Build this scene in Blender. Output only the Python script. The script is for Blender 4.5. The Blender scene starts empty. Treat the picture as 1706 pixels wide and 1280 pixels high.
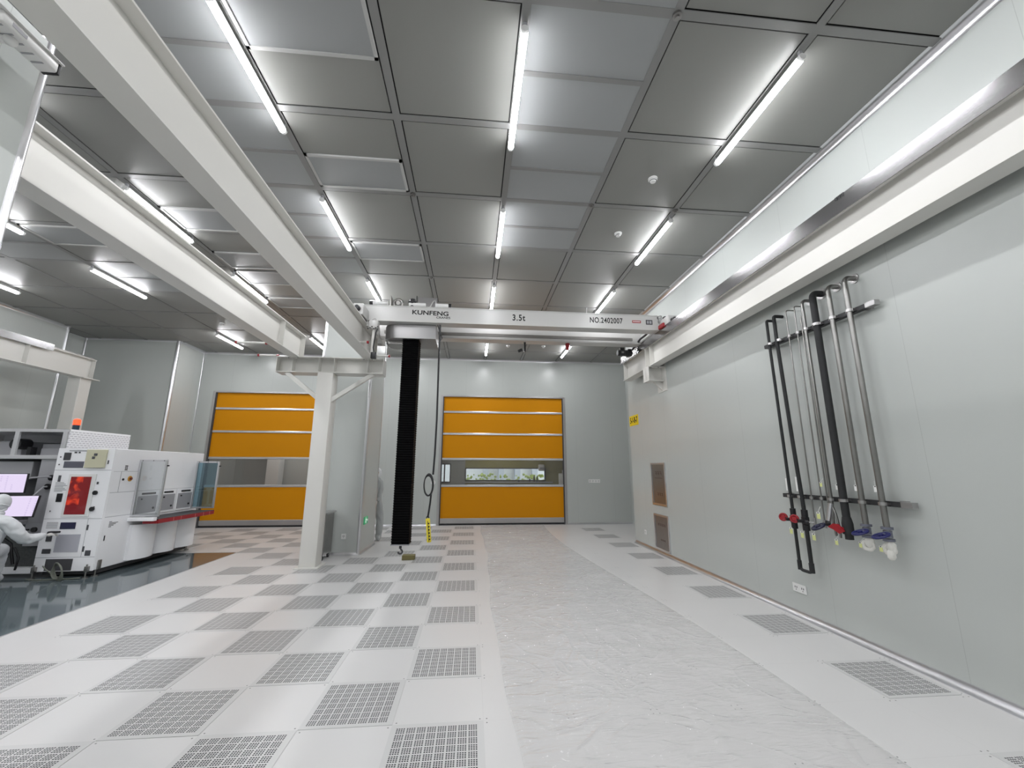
import bpy, bmesh, math, random
from mathutils import Vector, Matrix
random.seed(7)
C = bpy.context.scene.collection
S = bpy.context.scene

# ------------------------------------------------------------------ camera
H = 1.6603
YAW, PITCH, ROLL, FPX = 0.0938641, 0.2033185, 0.0025705, 686.03
cam_d = bpy.data.cameras.new('camera'); cam = bpy.data.objects.new('camera', cam_d); C.objects.link(cam)
cy_, sy_, cp_, sp_ = math.cos(YAW), math.sin(YAW), math.cos(PITCH), math.sin(PITCH)
fwd = Vector((sy_*cp_, cy_*cp_, sp_)); rt = Vector((cy_, -sy_, 0)); up = rt.cross(fwd)
cr_, sr_ = math.cos(ROLL), math.sin(ROLL)
r2 = rt*cr_ + up*sr_; u2 = up*cr_ - rt*sr_
M = Matrix((r2, u2, -fwd)).transposed().to_4x4(); M.translation = Vector((0, 0, H))
cam.matrix_world = M
cam_d.sensor_width = 36.0; cam_d.sensor_fit = 'HORIZONTAL'; cam_d.lens = FPX/1706*36
cam_d.clip_start = 0.05; cam_d.clip_end = 200
S.camera = cam

# ------------------------------------------------------------------ world + exposure
w = bpy.data.worlds.new('world'); S.world = w; w.use_nodes = True
bg = w.node_tree.nodes['Background']; bg.inputs[0].default_value = (0.80, 0.90, 1.0, 1); bg.inputs[1].default_value = 3.4
S.view_settings.view_transform = 'Standard'; S.view_settings.look = 'None'
S.view_settings.gamma = 1; S.view_settings.use_curve_mapping = False
S.view_settings.exposure = 0.0
TUBE_POWER = 108.0

# ------------------------------------------------------------------ materials
def lin(c):
    return tuple(((x/255)/12.92 if x/255 <= .04045 else ((x/255+.055)/1.055)**2.4) for x in c)
def mat(name, col, rough=.5, metal=0., emit=None, es=1., spec=.5, coat=0., srgb=False, noise=0., nscale=8., bump=0., bscale=40., alpha=None):
    m = bpy.data.materials.new(name); m.use_nodes = True
    nt = m.node_tree; b = nt.nodes['Principled BSDF']
    if srgb: col = lin(col)
    b.inputs['Base Color'].default_value = (*col, 1); b.inputs['Roughness'].default_value = rough
    b.inputs['Metallic'].default_value = metal; b.inputs['Specular IOR Level'].default_value = spec
    b.inputs['Coat Weight'].default_value = coat; b.inputs['Coat Roughness'].default_value = .12
    if emit: b.inputs['Emission Color'].default_value = (*emit, 1); b.inputs['Emission Strength'].default_value = es
    tc = nt.nodes.new('ShaderNodeTexCoord')
    if noise > 0:
        n = nt.nodes.new('ShaderNodeTexNoise'); n.inputs['Scale'].default_value = nscale; n.inputs['Detail'].default_value = 3
        nt.links.new(tc.outputs['Object'], n.inputs['Vector'])
        mx = nt.nodes.new('ShaderNodeMix'); mx.data_type = 'RGBA'
        mx.inputs[6].default_value = (*[c*(1-noise) for c in col], 1); mx.inputs[7].default_value = (*[min(1, c*(1+noise)) for c in col], 1)
        nt.links.new(n.outputs['Fac'], mx.inputs[0]); nt.links.new(mx.outputs[2], b.inputs['Base Color'])
    if bump > 0:
        n = nt.nodes.new('ShaderNodeTexNoise'); n.inputs['Scale'].default_value = bscale; n.inputs['Detail'].default_value = 2
        nt.links.new(tc.outputs['Object'], n.inputs['Vector'])
        bp = nt.nodes.new('ShaderNodeBump'); bp.inputs['Strength'].default_value = bump; bp.inputs['Distance'].default_value = .01
        nt.links.new(n.outputs['Fac'], bp.inputs['Height']); nt.links.new(bp.outputs['Normal'], b.inputs['Normal'])
    return m
class NG:
    def __init__(s, nt): s.nt = nt
    def m(s, op, a, b=None, c=None):
        n = s.nt.nodes.new('ShaderNodeMath'); n.operation = op
        for i, v in enumerate((a, b, c)):
            if v is None: continue
            if isinstance(v, (int, float)): n.inputs[i].default_value = v
            else: s.nt.links.new(v, n.inputs[i])
        return n.outputs[0]
    def coords(s, kind='Object'):
        t = s.nt.nodes.new('ShaderNodeTexCoord'); x = s.nt.nodes.new('ShaderNodeSeparateXYZ')
        s.nt.links.new(t.outputs[kind], x.inputs[0]); return x.outputs
    def mixcol(s, fac, a, b):
        mx = s.nt.nodes.new('ShaderNodeMix'); mx.data_type = 'RGBA'
        for i, v in ((6, a), (7, b)):
            if isinstance(v, tuple): mx.inputs[i].default_value = (*v, 1)
            else: s.nt.links.new(v, mx.inputs[i])
        s.nt.links.new(fac, mx.inputs[0]); return mx.outputs[2]
def wall_mat(name, col, axis, step, off, rough=.3):
    """painted steel sandwich panel: fine vertical joints every `step` m along one axis"""
    m = mat(name, col, rough, spec=.5); nt = m.node_tree; g = NG(nt); b = nt.nodes['Principled BSDF']
    c = g.coords()[axis]
    f = g.m('ABSOLUTE', g.m('SUBTRACT', g.m('FRACT', g.m('DIVIDE', g.m('ADD', c, off+100*step), step)), .5))
    d = g.m('GREATER_THAN', f, .5-.0018/step)
    n = nt.nodes.new('ShaderNodeTexNoise'); n.inputs['Scale'].default_value = .5
    t = nt.nodes.new('ShaderNodeTexCoord'); nt.links.new(t.outputs['Object'], n.inputs['Vector'])
    base = g.mixcol(n.outputs['Fac'], tuple(x*.97 for x in col), tuple(min(1, x*1.03) for x in col))
    nt.links.new(g.mixcol(d, base, tuple(x*.78 for x in col)), b.inputs['Base Color'])
    n2 = nt.nodes.new('ShaderNodeTexNoise'); n2.inputs['Scale'].default_value = 1.3
    nt.links.new(t.outputs['Object'], n2.inputs['Vector'])
    bp = nt.nodes.new('ShaderNodeBump'); bp.inputs['Strength'].default_value = .12; bp.inputs['Distance'].default_value = .05
    nt.links.new(n2.outputs['Fac'], bp.inputs['Height']); nt.links.new(bp.outputs['Normal'], b.inputs['Normal'])
    return m
WALLC = (.50, .525, .505)
W_Y = wall_mat('wall_paint_along_y', WALLC, 1, 1.18, .35)
W_X = wall_mat('wall_paint_along_x', WALLC, 0, 1.18, .25)
W_D = wall_mat('wall_paint_plain', WALLC, 0, 50, 25)
CEIL = mat('ceiling_panel_paint', (.235, .235, .222), .38, spec=.5)
CEILL = mat('filter_panel_paint', (.30, .31, .31), .4, spec=.5)
GRID = mat('ceiling_grid_aluminium', (.25, .25, .245), .4, metal=.3)
DARK = mat('dark_gap', (.012, .012, .012), .8)
ALU = mat('aluminium', (.72, .72, .74), .28, metal=1.)
STEEL = mat('brushed_stainless', (.50, .49, .49), .33, metal=1., noise=.06, nscale=3)
STEELD = mat('dark_stainless', (.33, .32, .31), .33, metal=1., noise=.1, nscale=6)
PIPE = mat('pipe_steel', (.30, .295, .285), .32, metal=1., noise=.12, nscale=9)
BEAM = mat('beam_white_paint', (.68, .67, .635), .42, noise=.02, nscale=2)
CRANE = mat('crane_white_paint', (.54, .535, .52), .3)
WHITE = mat('white_plastic', (.78, .78, .77), .4)
MACH = mat('machine_white_paint', (.92, .92, .94), .35, noise=.02, nscale=3)
MACHG = mat('machine_grey_paint', (.36, .36, .38), .45)
MACHD = mat('machine_dark_interior', (.06, .06, .065), .6)
BLACK = mat('black_plastic', (.012, .012, .014), .4)
BELL = mat('black_bellows_rubber', (.0012, .0012, .0015), .7, spec=.08)
FOAM = mat('black_pipe_foam', (.018, .019, .02), .7, bump=.3)
RED = mat('red_plastic', (.32, .009, .016), .35)
BLUE = mat('blue_handwheel', (.012, .014, .11), .4)
BLUEG = mat('blue_grey_flange', (.20, .21, .26), .45, metal=.5)
YEL = mat('pendant_yellow', (.80, .66, .04), .45)
YTAG = mat('sign_yellow', (.85, .62, .01), .4)
TAG = mat('yellow_green_tag', (.70, .74, .30), .5)
PAPER = mat('paper_label', (.82, .82, .80), .6)
INK = mat('black_ink', (.008, .008, .008), .6)
CLOTH = mat('white_wrapping_cloth', (.78, .77, .72), .8, bump=.4, bscale=60)
SUIT = mat('cleanroom_suit', (.72, .74, .76), .75, bump=.5, bscale=14)
SKIN = mat('glove_latex', (.70, .68, .66), .5)
FACE = mat('skin', (.55, .36, .27), .5)
OLIVE = mat('olive_box', (.16, .14, .05), .6)
ORANGE = mat('door_curtain_vinyl', (.66, .265, .003), .5, spec=.14, noise=.04, nscale=.8, bump=.08, bscale=1.5)
GREYR = mat('grey_rubber', (.30, .31, .33), .6)
GREEN = mat('exit_sign_green', (.02, .35, .14), .4, emit=(.1, .8, .35), es=.15)
SCREEN = None
EMIT = mat('tube_glow', (1, 1, 1), .3, emit=(.965, .97, 1.), es=TUBE_POWER)
EMITS = mat('tube_glow_flank', (1, 1, 1), .3, emit=(.965, .97, 1.), es=TUBE_POWER*.24)
COVER = mat('rail_cover_stainless', (.36, .355, .36), .22, metal=1., noise=.12, nscale=1.5)
REDL = mat('red_beacon_glow', (.6, .02, .01), .3, emit=(1, .07, .02), es=2.2)

def screen_mat():
    m = mat('screen_glow', (.05, .05, .05), .2); nt = m.node_tree; g = NG(nt); b = nt.nodes['Principled BSDF']
    x, y, z = g.coords('Generated')
    bar = g.m('GREATER_THAN', z, .93)
    blk = g.m('MULTIPLY', g.m('GREATER_THAN', g.m('FRACT', g.m('MULTIPLY', x, 6)), .72), g.m('GREATER_THAN', g.m('FRACT', g.m('MULTIPLY', z, 9)), .35))
    n = nt.nodes.new('ShaderNodeTexNoise'); n.inputs['Scale'].default_value = 3
    t = nt.nodes.new('ShaderNodeTexCoord'); nt.links.new(t.outputs['Object'], n.inputs['Vector'])
    f = g.m('MULTIPLY', blk, g.m('GREATER_THAN', n.outputs['Fac'], .55))
    col = g.mixcol(f, (.76, .66, .88), (.66, .56, .80))
    col = g.mixcol(bar, col, (.80, .72, .92))
    nt.links.new(col, b.inputs['Emission Color']); b.inputs['Emission Strength'].default_value = 1.0
    return m
SCREEN = screen_mat()

def clear_mat(name, tint, gloss, rough, milky=0., bump=0., bscale=6., tintmilk=(.8, .8, .8), ior=1.5):
    m = bpy.data.materials.new(name); m.use_nodes = True; nt = m.node_tree; nt.nodes.clear(); L = nt.links.new
    out = nt.nodes.new('ShaderNodeOutputMaterial'); tr = nt.nodes.new('ShaderNodeBsdfTransparent'); tr.inputs[0].default_value = (*tint, 1)
    gl = nt.nodes.new('ShaderNodeBsdfGlossy'); gl.inputs['Roughness'].default_value = rough
    fr = nt.nodes.new('ShaderNodeFresnel'); fr.inputs[0].default_value = ior
    ad = nt.nodes.new('ShaderNodeMath'); ad.operation = 'MULTIPLY_ADD'; ad.inputs[1].default_value = 1.; ad.inputs[2].default_value = gloss; ad.use_clamp = True
    L(fr.outputs[0], ad.inputs[0])
    mx = nt.nodes.new('ShaderNodeMixShader'); L(ad.outputs[0], mx.inputs[0]); L(tr.outputs[0], mx.inputs[1]); L(gl.outputs[0], mx.inputs[2])
    last = mx
    if milky > 0:
        df = nt.nodes.new('ShaderNodeBsdfDiffuse'); df.inputs[0].default_value = (*tintmilk, 1)
        m2 = nt.nodes.new('ShaderNodeMixShader'); m2.inputs[0].default_value = milky
        L(mx.outputs[0], m2.inputs[1]); L(df.outputs[0], m2.inputs[2]); last = m2
    if bump > 0:
        tc = nt.nodes.new('ShaderNodeTexCoord')
        n1 = nt.nodes.new('ShaderNodeTexNoise'); n1.inputs['Scale'].default_value = bscale; n1.inputs['Detail'].default_value = 3; n1.inputs['Distortion'].default_value = 2.2
        mp = nt.nodes.new('ShaderNodeMapping'); mp.inputs['Scale'].default_value = (.7, 2.2, 1)
        L(tc.outputs['Object'], mp.inputs[0]); L(mp.outputs[0], n1.inputs['Vector'])
        vo = nt.nodes.new('ShaderNodeTexNoise'); vo.inputs['Scale'].default_value = 1.1; vo.inputs['Distortion'].default_value = 3.; vo.inputs['Detail'].default_value = 1
        L(tc.outputs['Object'], vo.inputs['Vector'])
        # ridged creases
        g = NG(nt); r = g.m('POWER', g.m('SUBTRACT', 1., g.m('MULTIPLY', g.m('ABSOLUTE', g.m('SUBTRACT', vo.outputs['Fac'], .5)), 8.)), 3.)
        r = g.m('MAXIMUM', r, 0.)
        hsum = g.m('ADD', g.m('MULTIPLY', n1.outputs['Fac'], .55), g.m('MULTIPLY', r, .35))
        bp = nt.nodes.new('ShaderNodeBump'); bp.inputs['Strength'].default_value = bump; bp.inputs['Distance'].default_value = .05
        L(hsum, bp.inputs['Height'])
        if milky > 0: L(bp.outputs[0], df.inputs['Normal'])
        L(bp.outputs[0], gl.inputs['Normal']); L(bp.outputs[0], fr.inputs['Normal'])
    L(last.outputs[0], out.inputs[0]); return m
FILM = clear_mat('wrinkled_plastic_film', (.998, .997, .995), .0, .055, milky=.24, bump=.42, bscale=5.5, tintmilk=(.98, .975, .965), ior=1.27)
VINYL = clear_mat('clear_vinyl', (.90, .90, .88), .02, .06, milky=.05)
GLASS = clear_mat('clear_acrylic', (.93, .95, .96), .02, .03, milky=.03)
BGLASS = clear_mat('blue_tinted_acrylic', (.55, .72, .80), .05, .04, milky=.10, tintmilk=(.3, .45, .5))
CURT = clear_mat('clear_window_glass', (.95, .95, .95), .0, .02)

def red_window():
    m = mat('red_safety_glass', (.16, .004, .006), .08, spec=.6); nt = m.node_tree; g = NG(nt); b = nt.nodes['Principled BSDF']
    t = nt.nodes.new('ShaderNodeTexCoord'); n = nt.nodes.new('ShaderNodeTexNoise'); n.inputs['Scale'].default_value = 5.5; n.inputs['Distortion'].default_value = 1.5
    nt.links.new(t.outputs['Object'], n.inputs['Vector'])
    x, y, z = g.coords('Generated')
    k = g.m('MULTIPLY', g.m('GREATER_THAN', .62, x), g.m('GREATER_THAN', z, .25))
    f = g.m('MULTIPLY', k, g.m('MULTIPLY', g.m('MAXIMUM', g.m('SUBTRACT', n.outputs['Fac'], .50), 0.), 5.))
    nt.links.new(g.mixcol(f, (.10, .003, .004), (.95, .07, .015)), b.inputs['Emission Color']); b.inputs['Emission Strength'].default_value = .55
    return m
REDW = red_window()

def floor_mat():
    col = (.655, .65, .645)
    m = mat('raised_floor_vinyl', col, .30, spec=.45); nt = m.node_tree; g = NG(nt); b = nt.nodes['Principled BSDF']
    x, y, z = g.coords()
    u = g.m('SUBTRACT', g.m('FRACT', g.m('DIVIDE', g.m('ADD', x, 60-.1112+.3), .6)), .5)
    v = g.m('SUBTRACT', g.m('FRACT', g.m('DIVIDE', g.m('ADD', y, 60-3.1744+.3), .6)), .5)
    au = g.m('MULTIPLY', g.m('ABSOLUTE', u), .6); av = g.m('MULTIPLY', g.m('ABSOLUTE', v), .6)
    joint = g.m('LESS_THAN', g.m('MINIMUM', au, av), .0012)
    du = g.m('SUBTRACT', au, .023); dv = g.m('SUBTRACT', av, .023)
    r = g.m('SQRT', g.m('ADD', g.m('MULTIPLY', du, du), g.m('MULTIPLY', dv, dv)))
    dot = g.m('LESS_THAN', r, .0052)
    n = nt.nodes.new('ShaderNodeTexNoise'); n.inputs['Scale'].default_value = 1.2
    t = nt.nodes.new('ShaderNodeTexCoord'); nt.links.new(t.outputs['Object'], n.inputs['Vector'])
    base = g.mixcol(n.outputs['Fac'], tuple(c*.97 for c in col), tuple(c*1.03 for c in col))
    base = g.mixcol(joint, base, tuple(c*.90 for c in col))
    nt.links.new(g.mixcol(dot, base, (.10, .10, .10)), b.inputs['Base Color'])
    return m
FLOOR = floor_mat()
def perf_mat():
    col = (.60, .60, .595)
    m = mat('perforated_tile_vinyl', col, .34, spec=.4); nt = m.node_tree; g = NG(nt); b = nt.nodes['Principled BSDF']
    x, y, z = g.coords()
    def cell(c):
        s = g.m('DIVIDE', g.m('ADD', c, .2656), .0664)            # 8 groups over 0.531 m
        fr = g.m('MULTIPLY', g.m('FRACT', s), 4.5)                 # four holes then a gap
        q = g.m('ABSOLUTE', g.m('SUBTRACT', g.m('FRACT', fr), .5))
        ok = g.m('MULTIPLY', g.m('LESS_THAN', q, .33), g.m('LESS_THAN', fr, 4.))
        return g.m('MULTIPLY', ok, g.m('LESS_THAN', g.m('ABSOLUTE', c), .2656))
    hole = g.m('MULTIPLY', cell(x), cell(y))
    nt.links.new(g.mixcol(hole, col, (.035, .035, .04)), b.inputs['Base Color'])
    nt.links.new(g.m('MULTIPLY_ADD', hole, .5, .34), b.inputs['Roughness'])
    return m
PERF = perf_mat()
EPOXY = mat('dark_epoxy_floor', (.10, .125, .135), .07, spec=.7, noise=.18, nscale=1.2)
def machine_perf():
    col = (.82, .82, .84)
    m = mat('louvred_machine_panel', col, .4); nt = m.node_tree; g = NG(nt); b = nt.nodes['Principled BSDF']
    x, y, z = g.coords()
    row = g.m('FLOOR', g.m('DIVIDE', z, .035))
    a = g.m('FRACT', g.m('ADD', g.m('DIVIDE', y, .07), g.m('MULTIPLY', row, .5)))
    c = g.m('FRACT', g.m('DIVIDE', z, .035))
    h = g.m('MULTIPLY', g.m('LESS_THAN', a, .7), g.m('LESS_THAN', c, .30))
    nt.links.new(g.mixcol(h, col, (.42, .42, .45)), b.inputs['Base Color'])
    return m
MPERF = machine_perf()

# ------------------------------------------------------------------ mesh helpers
class MB:
    def __init__(s): s.b = bmesh.new()
    def box(s, x0, x1, y0, y1, z0, z1, bev=0., mx=None):
        x0, x1 = min(x0, x1), max(x0, x1); y0, y1 = min(y0, y1), max(y0, y1); z0, z1 = min(z0, z1), max(z0, z1)
        g = bmesh.ops.create_cube(s.b, size=1); vs = g['verts']
        for v in vs: v.co = Vector(((x0+x1)/2+v.co.x*(x1-x0), (y0+y1)/2+v.co.y*(y1-y0), (z0+z1)/2+v.co.z*(z1-z0)))
        if mx is not None:
            for v in vs: v.co = mx @ v.co
        if bev > 0:
            es = list({e for v in vs for e in v.link_edges})
            bmesh.ops.bevel(s.b, geom=es, offset=bev, segments=2, profile=.5, affect='EDGES')
        return s
    def cyl(s, p, q, r, n=16, r2=None, caps=True):
        p, q = Vector(p), Vector(q); d = q-p
        if d.length < 1e-6: return s
        R = d.to_track_quat('Z', 'Y').to_matrix().to_4x4(); R.translation = (p+q)/2
        bmesh.ops.create_cone(s.b, cap_ends=caps, segments=n, radius1=r, radius2=r if r2 is None else r2, depth=d.length, matrix=R)
        return s
    def ball(s, c, r, sc=(1, 1, 1), n=16):
        bmesh.ops.create_uvsphere(s.b, u_segments=n, v_segments=max(6, n//2), radius=r, matrix=Matrix.Translation(c) @ Matrix.Diagonal((*sc, 1)))
        return s
    def tube(s, pts, r, n=10, closed=False):
        pts = [Vector(p) for p in pts]; rings = []; N = len(pts)
        prev = None
        for i, p in enumerate(pts):
            a = pts[(i-1) % N] if (closed or i > 0) else p; b = pts[(i+1) % N] if (closed or i < N-1) else p
            t = (b-a).normalized()
            if prev is None:
                u = t.orthogonal().normalized()
            else:
                u = (prev - t*prev.dot(t))
                u = u.normalized() if u.length > 1e-6 else t.orthogonal().normalized()
            prev = u; v = t.cross(u)
            rings.append([s.b.verts.new(p+(u*math.cos(k*2*math.pi/n)+v*math.sin(k*2*math.pi/n))*r) for k in range(n)])
        for i in range(N if closed else N-1):
            A, B = rings[i], rings[(i+1) % N]
            for k in range(n): s.b.faces.new((A[k], A[(k+1) % n], B[(k+1) % n], B[k]))
        if not closed:
            s.b.faces.new(list(reversed(rings[0]))); s.b.faces.new(rings[-1])
        return s
    def torus(s, c, axis, R, r, n=28, k=10):
        ax = Vector(axis).normalized(); u = ax.orthogonal().normalized(); v = ax.cross(u); c = Vector(c)
        return s.tube([c+(u*math.cos(i*2*math.pi/n)+v*math.sin(i*2*math.pi/n))*R for i in range(n)], r, k, True)
    def prism(s, poly, axis, a, b):
        """poly: 2D points; axis 0/1/2 the extrusion axis, from a to b"""
        def P(p, t):
            return Vector((t, p[0], p[1])) if axis == 0 else Vector((p[0], t, p[1])) if axis == 1 else Vector((p[0], p[1], t))
        A = [s.b.verts.new(P(p, a)) for p in poly]; B = [s.b.verts.new(P(p, b)) for p in poly]; n = len(poly)
        s.b.faces.new(A); s.b.faces.new(list(reversed(B)))
        for i in range(n): s.b.faces.new((A[i], B[i], B[(i+1) % n], A[(i+1) % n]))
        return s
    def build(s, name, m, parent=None, smooth=None):
        bmesh.ops.recalc_face_normals(s.b, faces=s.b.faces)
        me = bpy.data.meshes.new(name); s.b.to_mesh(me); s.b.free()
        if m: me.materials.append(m)
        o = bpy.data.objects.new(name, me); C.objects.link(o)
        if smooth is not None:
            for p in me.polygons: p.use_smooth = True
            me.set_sharp_from_angle(angle=math.radians(smooth))
        if parent is not None:
            o.parent = parent; o.matrix_parent_inverse = Matrix.Translation(-parent.matrix_basis.translation) if parent.parent is None else Matrix()
        return o
def tag(o, label=None, cat=None, group=None, kind=None):
    if label: o['label'] = label
    if cat: o['category'] = cat
    if group: o['group'] = group
    if kind: o['kind'] = kind
    return o
def thing(name, label, cat, loc=(0, 0, 0), group=None):
    o = bpy.data.objects.new(name, None); C.objects.link(o); o.location = loc; o.empty_display_size = .2
    return tag(o, label, cat, group)
def struct(o): o['kind'] = 'structure'; return o
def kids(o): return [c for c in bpy.data.objects if c.parent == o]
def copy_tree(o, parent=None):
    c = o.copy(); C.objects.link(c)
    if parent is not None: c.parent = parent
    for ch in kids(o): copy_tree(ch, c)
    return c
def arc(c, r, a0, a1, n=8):
    return [(c[0]+r*math.cos(math.radians(a0+(a1-a0)*i/n)), c[1]+r*math.sin(math.radians(a0+(a1-a0)*i/n))) for i in range(n+1)]
def ibeam_y(mb, xc, wd, z0, z1, y0, y1, tf=.016, tw=.012):
    mb.box(xc-wd/2, xc+wd/2, y0, y1, z0, z0+tf); mb.box(xc-wd/2, xc+wd/2, y0, y1, z1-tf, z1); mb.box(xc-tw/2, xc+tw/2, y0, y1, z0+tf, z1-tf); return mb
def ibeam_x(mb, yc, wd, z0, z1, x0, x1, tf=.016, tw=.012):
    mb.box(x0, x1, yc-wd/2, yc+wd/2, z0, z0+tf); mb.box(x0, x1, yc-wd/2, yc+wd/2, z1-tf, z1); mb.box(x0, x1, yc-tw/2, yc+tw/2, z0+tf, z1-tf); return mb
def text(name, s, size, loc, right, upv, m, parent, sx=1., off=0., align='CENTER', sp=1.):
    cu = bpy.data.curves.new(name, 'FONT'); cu.body = s; cu.size = size; cu.align_x = align; cu.align_y = 'CENTER'; cu.extrude = .0008; cu.offset = off; cu.space_character = sp
    to = bpy.data.objects.new(name, cu); C.objects.link(to)
    dg = bpy.context.evaluated_depsgraph_get(); me = bpy.data.meshes.new_from_object(to.evaluated_get(dg))
    C.objects.unlink(to); bpy.data.objects.remove(to)
    r = Vector(right).normalized(); u = Vector(upv).normalized(); n = r.cross(u)
    T = Matrix((r*sx, u, n)).transposed().to_4x4(); T.translation = Vector(loc); me.transform(T)
    me.materials.clear(); me.materials.append(m)
    o = bpy.data.objects.new(name, me); C.objects.link(o)
    if parent is not None: o.parent = parent; o.matrix_parent_inverse = Matrix.Translation(-parent.matrix_basis.translation) if parent.parent is None else Matrix()
    return o

# ------------------------------------------------------------------ the room shell
ZC = 5.14; YF = 13.0; XR = 3.82
XL, YB = -10.2, -5.0
o = MB().box(-10.7, 5.1, YB-.1, 17.3, -.1, 0).build('floor', FLOOR); struct(o)
# dark epoxy area (slightly proud sheet) with metal edge
o = MB().box(XL, -4.67, YB, 9.25, 0, .004).build('floor_epoxy', EPOXY); struct(o)
mb = MB(); mb.box(-4.67, -4.655, YB, 9.265, 0, .006); mb.box(XL, -4.655, 9.25, 9.265, 0, .006); struct(mb.build('trim_1', ALU))
# ceiling
GX0, GXP, GY0, GYP = .34, 1.175, 3.62, 1.19
ceil = MB().box(-10.7, 5.1, YB-.1, 17.3, ZC+.02, ZC+.12).build('ceiling', DARK); struct(ceil)
xs = [GX0+GXP*i for i in range(-9, 4)]; ys = [GY0+GYP*j for j in range(-7, 9)]
xl = [-10.62]+xs+[5.02]; xl = [x for x in xl if x <= 5.02]
yl = [YB-.05]+ys
mb = MB(); mb2 = MB(); mid = MB()
G = .049
def colidx(x0): return round((x0-GX0)/GXP)
half = {(0, -1), (0, 0), (0, 1), (-3, 0), (-3, 1), (-3, 2), (-7, 1), (-7, 2), (-6, 3), (-3, -1), (0, -2)}
framed = [(-2, -1, 0), (-2, 0, 1), (-2, 2, 0), (-2, 4, 1), (-4, 1, 1), (-4, 2, 1), (-4, 3, 0), (-6, 2, 0), (-4, 4, 0), (-4, -1, 0)]
fr = {}
for c, r_, h_ in framed: fr.setdefault((c, r_), []).append(h_)
filt = MB(); frame_m = MB()
for i in range(len(xl)-1):
    for j in range(len(yl)-1):
        x0, x1, y0, y1 = xl[i]+G, xl[i+1]-G, yl[j]+G, yl[j+1]-G
        if x1 <= x0 or y1 <= y0: continue
        k = (colidx(xl[i]), round((yl[j]-GY0)/GYP))
        ym = (yl[j]+yl[j+1])/2
        if k in half:
            mb2.box(x0-.012, x1+.012, y0-.012, ym-.016, ZC-.004, ZC+.02); mb2.box(x0-.012, x1+.012, ym+.016, y1+.012, ZC-.004, ZC+.02); mid.box(x0-.02, x1+.02, ym-.024, ym+.024, ZC-.012, ZC+.01)
        elif k in fr:
            h_ = fr[k][0]
            ya, yb = (y0, ym) if h_ == 0 else (ym, y1)
            mb.box(x0, x1, y0, y1, ZC, ZC+.02)
            filt.box(x0+.01, x1-.01, ya+.01, yb-.01, ZC-.012, ZC)
            for a in ((x0, x0+.03, ya, yb), (x1-.03, x1, ya, yb), (x0, x1, ya, ya+.03), (x0, x1, yb-.03, yb)): frame_m.box(*a, ZC-.022, ZC)
        else:
            mb.box(x0, x1, y0, y1, ZC, ZC+.02)
def child(o, p): o.parent = p; return o
mb.build('ceiling_panel', CEIL, ceil); mb2.build('filter_panel', CEILL, ceil); mid.build('filter_divider', GRID, ceil)
filt.build('access_panel', CEILL, ceil); frame_m.build('access_frame', mat('access_frame_paint', (.45, .45, .44), .4), ceil)
mb = MB(); W2 = .036
for x in xs: mb.box(x-W2, x+W2, YB, YF+.2, ZC-.006, ZC+.004)
for y in ys:
    for i in range(len(xl)-1): mb.box(xl[i]+(W2 if i else 0), xl[i+1]-W2, y-W2, y+W2, ZC-.006, ZC+.004)
mb.build('ceiling_grid', GRID, ceil)
mb = MB()
for x, y in ((1.515, 2.43), (1.515, 4.81), (-.835, 4.81), (2.69, 4.81), (-3.185, 3.62), (-.835, 7.19)): mb.cyl((x, y, ZC-.03), (x, y, ZC), .035, 14).cyl((x, y, ZC-.045), (x, y, ZC-.03), .018, 12)
mb.build('hanger_bolt', STEELD, ceil, 40)

def wall_box(name, m, *b):
    return struct(MB().box(*b).build(name, m))
wall_box('wall_right', W_Y, XR, XR+.1, YB, 9.78, 0, ZC)
wall_box('wall_right_return', W_D, XR+.1, 5.0, 9.68, 9.78, 0, ZC)
wall_box('wall_right_far', W_Y, 5.0, 5.1, 9.78, YF, 0, ZC)
wall_box('wall_back', W_X, -10.7, XR, YB-.1, YB, 0, ZC)
wall_box('wall_left', W_Y, XL-.1, XL, YB, 10.9, 0, ZC)
wall_box('wall_left_step', W_D, -10.6, XL-.1, 10.8, 10.9, 0, ZC)
wall_box('wall_left_recess', W_Y, -10.7, -10.6, 10.8, 11.95, 0, ZC)
wall_box('wall_left_jut', W_D, -10.6, -8.22, 11.85, 11.95, 0, ZC)
wall_box('wall_left_side', W_Y, -8.32, -8.22, 11.95, YF, 0, ZC)
# far wall with two door openings
D1 = (-.98, 2.90); D2 = (-7.76, -3.86); DH = 3.90
mb = MB(); T = .18
for a, b in ((-8.32, D2[0]), (D2[1], D1[0]), (D1[1], 5.1)): mb.box(a, b, YF, YF+T, 0, ZC)
for a, b in (D1, D2): mb.box(a, b, YF, YF+T, DH, ZC)
struct(mb.build('wall_far', W_X))
# boxed-in shaft behind the column
SX0, SX1, SY0, SY1 = -3.22, -2.18, 8.82, 10.08
wall_box('wall_shaft', W_D, SX0, SX1, SY0, SY1, 0, ZC)
# near left partition that ends with a metal corner post
NX = -2.52; NY = 2.24
wall_box('wall_near_left', W_Y, NX-.1, NX, YB, NY-.02, 0, 4.10)

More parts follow.
